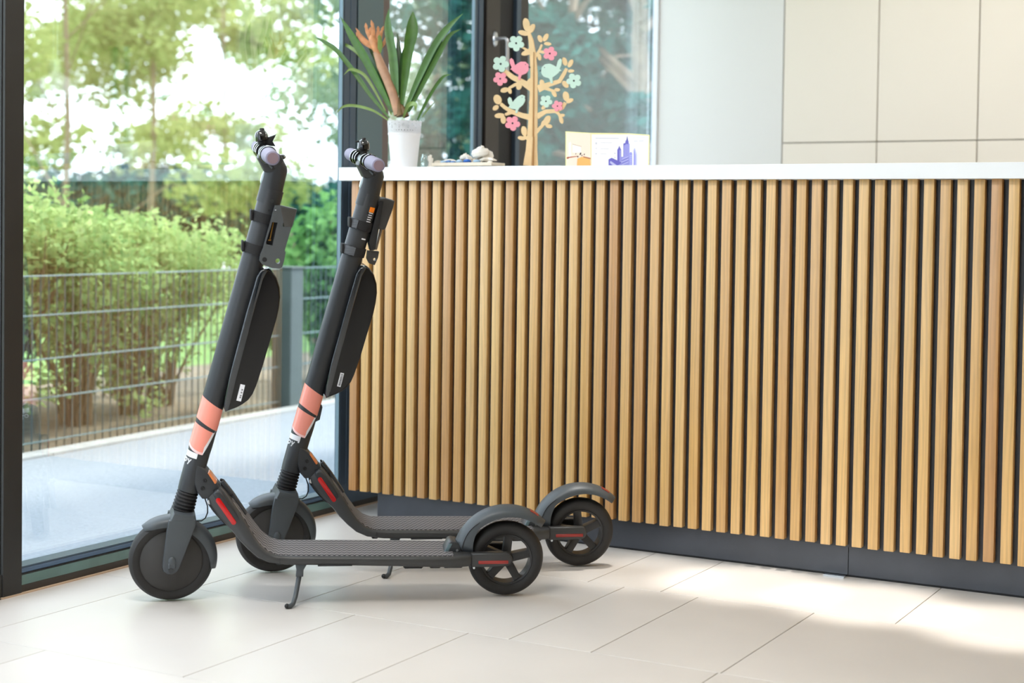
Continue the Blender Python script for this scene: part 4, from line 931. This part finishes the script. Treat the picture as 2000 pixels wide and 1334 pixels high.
# --- added ceiling fill panels, then the downlights
M_diff = mat('panel_diffuser', L(255, 250, 240), .6, emit=2.0); M_alu = mat('panel_frame', L(220, 222, 224), .4)
for i, (x, y) in enumerate(PANELS):
    t = empty('fill_panel', ['added unseen ceiling fill light nearest the window post', 'added unseen ceiling fill light right of the camera', 'added unseen ceiling fill light behind the camera by the window', 'added unseen ceiling fill light behind the camera at right', 'added unseen ceiling fill light over the back of the counter', 'added unseen ceiling fill light before the tan cabinets'][i], 'ceiling light', 'added ceiling fill panels', loc=(x, y, CEIL))
    MB().box((0, 0, -.02), (1.2, .6, .038), .004).done('housing', M_alu, t, smooth=False); MB().box((0, 0, -.0405), (1.14, .54, .003)).done('diffuser', M_diff, t, smooth=False)
for i, (x, y, e) in enumerate(SPOTS):
    t = MB().lathe([(0, -.002), (.034, -.002), (.036, -.010), (.048, -.010), (.050, -.0), (0, 0)], n=32).done('downlight', M_alu, None, label=['round recessed downlight above the counter end at the window', 'round recessed downlight, second from the window', 'round recessed downlight, third from the window', 'round recessed downlight, fourth from the window', 'round recessed downlight, farthest from the window'][i], cat='downlight', group='recessed downlights along the counter'); t.location = (x, y, CEIL-.0005)

# ------------------------------------------------------------------ outside
M_asph = mat('pale_asphalt', L(150, 157, 164), .85, noise=.22, nscale=90, bump=.3, bscale=150)
M_kerb = mat('kerb_stone', L(176, 178, 176), .8, noise=.1, nscale=12)
M_soil = mat('planting_soil', L(132, 122, 104), .95, noise=.35, nscale=14, bump=.6, bscale=30)
M_lawn = mat('lawn_green', L(120, 160, 84), .95, noise=.3, nscale=2.5)
M_road = mat('far_path', L(190, 194, 194), .85, noise=.06, nscale=2)
GZ = -.02
FD = Vector((-.178, 2.458, 0)).normalized(); FO = Vector((-1.931, .537, 0)); FN = Vector((-FD.y, FD.x, 0))   # along the fence / away from the house
def fq(a, b, z=GZ): p_ = FO+FD*a+FN*b; return (p_.x, p_.y, z)
def slab(name, a0, a1, b0, b1, z, m_, th=.1, **kw):
    V = [fq(a0, b0, z), fq(a1, b0, z), fq(a1, b1, z), fq(a0, b1, z)]; V += [(x, y, zz-th) for x, y, zz in V]
    return pydata(name, V, [(0, 1, 2, 3), (7, 6, 5, 4), (0, 4, 5, 1), (1, 5, 6, 2), (2, 6, 7, 3), (3, 7, 4, 0)], m_, **kw)
pydata('path', [(-.16, -9, GZ), (-.16, 14, GZ), fq(14, -.16), fq(-9.6, -.16)]+[(-.16, -9, GZ-.1), (-.16, 14, GZ-.1), fq(14, -.16, GZ-.1), fq(-9.6, -.16, GZ-.1)],
       [(3, 2, 1, 0), (4, 5, 6, 7), (0, 1, 5, 4), (1, 2, 6, 5), (2, 3, 7, 6), (3, 0, 4, 7)], M_asph, kind='structure')
kb = empty('kerb', kind='structure')
for i in range(22): slab('kerb_stone', -9+i*1.0+.003, -9+(i+1)*1.0-.003, -.16, -.055, GZ+.012, M_kerb, parent=kb)
slab('planting_bed', -9.6, 13, -.055, 1.9, GZ-.006, M_soil, kind='structure')
slab('lawn', -14, 22, 1.9, 14.0, GZ-.01, M_lawn, kind='structure')
slab('far_road', -40, 60, 14.0, 18.5, GZ-.004, M_road, kind='structure')
slab('far_lawn', -90, 90, 18.5, 120, GZ-.01, M_lawn, kind='structure')
# fence: welded mesh panels of 50 x 200 mm
M_wire = mat('fence_wire', L(70, 84, 84), .5, .3); M_rail2 = mat('fence_rail', L(120, 140, 142), .4, .5); M_fpost = mat('fence_post_grey', L(84, 96, 94), .6, noise=.1, nscale=10)
fen = empty('mesh_fence', 'grey welded mesh fence with flat top rail in front of the shrubs', 'fence')
wm = MB().cyl((0, 0, 0), (0, 0, .735), .0034, n=6); 
w0 = wm.done('wire', M_wire, fen); first = True
A_END = 1.87
rngs = [(-1.4+.05*i-.0004) for i in range(int((A_END+1.4)/.05)+1)]+[2.10+.05*i for i in range(44)]
for a in rngs:
    o_ = w0 if first else w0.copy()
    if not first: COL.objects.link(o_); o_.parent = fen
    first = False; o_.location = fq(a, 0, GZ)
for zz in (.016, .198, .362, .547, .712):
    for a0, a1 in ((-1.42, A_END+.02), (2.08, 4.3)):
        for sgn in (-1, 1):
            rr_ = .0032; mb = MB().cyl(fq(a0, sgn*.0075, zz), fq(a1, sgn*.0075, zz), rr_, n=6); mb.done('rail', M_rail2, fen)
def fpost(a, label, s=.12, h=.73):
    c = FO+FD*a; ang = math.atan2(FD.y, FD.x); M = Matrix.Translation((c.x, c.y, GZ+h/2)) @ Matrix.Rotation(ang, 4, 'Z')
    p_ = MB().box((0, 0, 0), (s, s, h), .004, M=M).done('fence_post', M_fpost, None, label=label, cat='post', smooth=False)
    MB().box((0, 0, h/2+.006), (s+.014, s+.014, .012), .002, M=M).done('cap', M_fpost, p_, smooth=False)
fpost(1.975, 'square grey fence post standing right of the nearer scooter stem')
# shrubs
def foliage(name, centers, n, size, m_, parent=None, seed=1, flat=.6, **kw):
    """cloud of little leaves: centers = [(x,y,z,rx,ry,rz)]"""
    r = np.random.RandomState(seed); c = np.array(centers); w_ = (c[:, 3]*c[:, 4]*c[:, 5])**.6; idx = r.choice(len(c), n, p=w_/w_.sum())
    d = r.normal(size=(n, 3)); d /= np.linalg.norm(d, axis=1)[:, None]; rad = r.rand(n)**.45
    P = c[idx, :3]+d*rad[:, None]*c[idx, 3:6]
    a = r.normal(size=(n, 3)); a[:, 2] *= flat; a /= np.linalg.norm(a, axis=1)[:, None]; b = np.cross(a, r.normal(size=(n, 3))); b /= np.linalg.norm(b, axis=1)[:, None]
    s = size*(.6+.8*r.rand(n))[:, None]
    V = np.stack([P-a*s, P+b*s*.55+a*s*.1, P+a*s, P-b*s*.55+a*s*.1], 1).reshape(-1, 3); F = np.arange(4*n).reshape(-1, 4)
    me = bpy.data.meshes.new(name); me.vertices.add(4*n); me.vertices.foreach_set('co', V.ravel()); me.loops.add(4*n); me.loops.foreach_set('vertex_index', F.ravel())
    me.polygons.add(n); me.polygons.foreach_set('loop_start', np.arange(0, 4*n, 4)); me.update(calc_edges=True)
    return link(name, me, m_, parent, kind='stuff', **kw)
def leafmat(name, c1, c2, tr=.35):
    m = bpy.data.materials.new(name); m.use_nodes = True; nt = m.node_tree; nt.nodes.clear(); o = nt.nodes.new('ShaderNodeOutputMaterial'); mix = nt.nodes.new('ShaderNodeMixShader'); mix.inputs[0].default_value = tr
    d = nt.nodes.new('ShaderNodeBsdfDiffuse'); t = nt.nodes.new('ShaderNodeBsdfTranslucent'); n = nt.nodes.new('ShaderNodeTexNoise'); n.inputs['Scale'].default_value = 2.6; n.inputs['Detail'].default_value = 6
    tc = nt.nodes.new('ShaderNodeTexCoord'); nt.links.new(tc.outputs['Object'], n.inputs['Vector']); r = nt.nodes.new('ShaderNodeValToRGB'); r.color_ramp.elements[0].position = .35; r.color_ramp.elements[1].position = .65
    r.color_ramp.elements[0].color = c1; r.color_ramp.elements[1].color = c2; nt.links.new(n.outputs[0], r.inputs[0])
    nt.links.new(r.outputs[0], d.inputs[0]); nt.links.new(r.outputs[0], t.inputs[0]); nt.links.new(d.outputs[0], mix.inputs[1]); nt.links.new(t.outputs[0], mix.inputs[2]); nt.links.new(mix.outputs[0], o.inputs[0]); return m
M_hl = leafmat('hedge_leaf', L(112, 158, 92), L(186, 208, 140)); M_stem = mat('shrub_bark', L(128, 104, 82), .85, noise=.25, nscale=40)
SR = random.Random(11)
def shrub(a, b, h, n_st, spread, nleaf, label, lowleaf=.0):
    c = fq(a, b, GZ-.01); t = empty('hedge_shrub', label, 'shrub', 'shrubs behind the mesh fence', loc=c); tops = []
    for i in range(n_st):
        an = SR.uniform(0, 2*PI); sp = spread*SR.uniform(.3, 1); hh = h*SR.uniform(.65, .95)
        p0 = Vector((SR.uniform(-.06, .06), SR.uniform(-.06, .06), 0)); p3 = Vector((sp*math.cos(an), sp*math.sin(an), hh)); p1 = p0.lerp(p3, .33)+Vector((SR.uniform(-.03, .03), SR.uniform(-.03, .03), .05)); p2 = p0.lerp(p3, .7)+Vector((SR.uniform(-.05, .05), SR.uniform(-.05, .05), .04))
        r0_ = SR.uniform(.005, .011); mb = MB().tube([p0, p1, p2, p3], [r0_, r0_*.8, r0_*.55, r0_*.25], n=6)
        for q in range(2):
            s0 = p1.lerp(p2, SR.random()); e0 = s0+Vector((SR.uniform(-.14, .14), SR.uniform(-.14, .14), SR.uniform(.12, .3))); mb.tube([s0, s0.lerp(e0, .5)+Vector((.01, .01, 0)), e0], [r0_*.5, r0_*.35, r0_*.15], n=5); tops.append(e0)
        mb.done('stem', M_stem, t); tops.append(p3)
    cs = [(p_.x, p_.y, p_.z, .17, .17, .15) for p_ in tops]+[(SR.uniform(-spread, spread), SR.uniform(-spread, spread), h*SR.uniform(.62, .98), .2, .2, .14) for _ in range(12)]
    if lowleaf: cs += [(SR.uniform(-spread, spread), SR.uniform(-spread, spread), h*SR.uniform(.1, .6), .12, .12, .12) for _ in range(int(10*lowleaf))]
    foliage('foliage', cs, nleaf, .021, M_hl, t, seed=SR.randint(1, 9999))
SHR = [(-1.0, .55, 1.1, 12, .45, 5000, 'shrub farthest left, hidden behind the window post', .2), (-.15, .40, 1.08, 26, .42, 7000, 'leafy shrub behind the fence next to the left window post', .9), (.38, .50, 1.06, 30, .42, 7000, 'second shrub from the left post, many brown stems', .4), (.86, .46, 1.02, 34, .40, 7500, 'third shrub from the left post, bare stems below', 1.2),
       (1.34, .52, .98, 34, .42, 8000, 'fourth shrub, just left of the nearer scooter stem', 1.6), (.1, 1.15, 1.0, 20, .4, 5000, 'shrub in the second row, far left', .5), (1.1, 1.25, .96, 30, .5, 7500, 'shrub in the second row behind the third and fourth', 1.6), (1.95, 1.1, .86, 12, .35, 4000, 'small shrub behind the square fence post', .5), (1.72, .62, .9, 24, .34, 4500, 'fifth shrub, behind the nearer scooter stem', .6), (.62, 1.35, .9, 24, .45, 5000, 'shrub in the second row between the second and third', .7)]
for s_ in SHR: shrub(*s_)
# far bushes and trees
M_fb = leafmat('far_bush_leaf', L(92, 150, 84), L(150, 196, 120)); M_dk = leafmat('dark_conifer_leaf', L(20, 62, 58), L(60, 124, 112), .2); M_ol = leafmat('olive_tree_leaf', L(140, 160, 96), L(186, 196, 132), .4); M_gr = leafmat('grey_green_leaf', L(110, 134, 104), L(160, 178, 146), .4)
M_bark = mat('tree_bark', L(150, 132, 112), .9, noise=.3, nscale=12)
def ground_dir(px, dist):
    d = fw + rr*((px-1000)/FPX); d.z = 0; d.normalize(); return CAMP.x+d.x*dist, CAMP.y+d.y*dist
def bush(px, dist, wd, h, n, m_, label, sz=.06, z0=.0):
    x, y = ground_dir(px, dist); t = empty('bush', label, 'bush', 'bushes far beyond the fence', loc=(x, y, GZ)); r_ = random.Random(int(px)+int(dist*7))
    cs = [(r_.uniform(-wd, wd)*.8, r_.uniform(-wd, wd)*.5, z0+r_.uniform(.2, .8)*h, wd*.35, wd*.35, h*.28) for _ in range(14)]
    foliage('foliage', cs, n, sz, m_, t, seed=int(px)+3)
    mb = MB()
    for _ in range(5): a = r_.uniform(0, 6.28); mb.tube([(0, 0, 0), (wd*.2*math.cos(a), wd*.2*math.sin(a), h*.3), (wd*.5*math.cos(a), wd*.5*math.sin(a), h*.75)], [.03, .022, .01], n=6)
    mb.done('stem', M_bark, t)
def treex(px, dist, h, cr_, zc, n, m_, label, sz=.09, tr=.07, cen=22):
    x, y = ground_dir(px, dist); t = empty('tree', label, 'tree', 'trees beyond the fence', loc=(x, y, GZ)); r_ = random.Random(int(px*3)+int(dist)); mb = MB()
    mb.tube([(0, 0, -.05), (.05, .03, h*.3), (-.04, .05, h*.6), (0, 0, h*.92)], [tr, tr*.8, tr*.5, tr*.1], n=10); mb.done('trunk', M_bark, t)
    cs = []; 
    for i in range(cen):
        a = r_.uniform(0, 6.28); rd = cr_*math.sqrt(r_.random()); z = r_.uniform(zc, h); e = Vector((rd*math.cos(a), rd*math.sin(a), z)); cs.append((*e, cr_*.27, cr_*.27, cr_*.16))
        if i % 2 == 0: MB().tube([(0, 0, max(.5, z-.9*rd*.6)), e*.5+Vector((0, 0, z*.5-.1)), e], [tr*.3, tr*.18, tr*.05], n=6).done('branch', M_bark, t)
    foliage('foliage', cs, n, sz, m_, t, seed=int(px)+9)
bush(640, 9.6, .55, 1.35, 9000, M_fb, 'bright green bush beside the dark window frame, far right of the big pane', .035)
bush(80, 24, 2.6, 1.9, 7000, M_dk, 'wide teal green bush far behind at the left post', .08); bush(260, 26, 2.6, 1.9, 7000, M_dk, 'dark green bush far behind, left of the scooters', .08); bush(440, 25, 2.4, 1.8, 7000, M_dk, 'teal green bush far behind the nearer scooter', .08); bush(640, 27, 2.2, 1.9, 6000, M_dk, 'teal green bush far behind, at the right end of the big pane', .08)
treex(120, 17, 6.5, 2.5, 1.2, 10000, M_ol, 'olive green tree at the left behind the big pane', .06, .035); treex(290, 21, 7.5, 2.2, 1.6, 8000, M_ol, 'tall yellowish tree in the middle of the big pane', .07, .04); treex(20, 27, 8, 3.0, 1.4, 9000, M_ol, 'wide pale tree far left, partly behind the post', .08, .06)
treex(430, 26, 8.5, 2.3, 2.2, 7000, M_ol, 'thin pale tree above the nearer scooter', .08, .035); treex(840, 15, 6.0, 1.7, 1.4, 4200, M_gr, 'grey-green tree seen between the two dark frames', .05, .05, cen=24)
treex(900, 23, 7, 2.0, 1.6, 4000, M_gr, 'loose grey-green tree behind the bromeliad pane', .07, .05)
treex(1110, 14, 4.2, 1.7, 1.2, 12000, M_dk, 'teal conifer behind the plywood tree', .055, .07, cen=34); treex(1245, 11.5, 3.9, 1.1, .7, 14000, M_dk, 'dark conifer by the pale panel', .055, .12, cen=38)
treex(1200, 18.5, 5.0, 1.9, 1.2, 11000, M_dk, 'dark teal tree between the two conifers, farther away', .07, .08, cen=34)
treex(1350, 17, 5.0, 1.6, 1.0, 7000, M_dk, 'dark tree hidden behind the pale panel', .07, .12, cen=24)
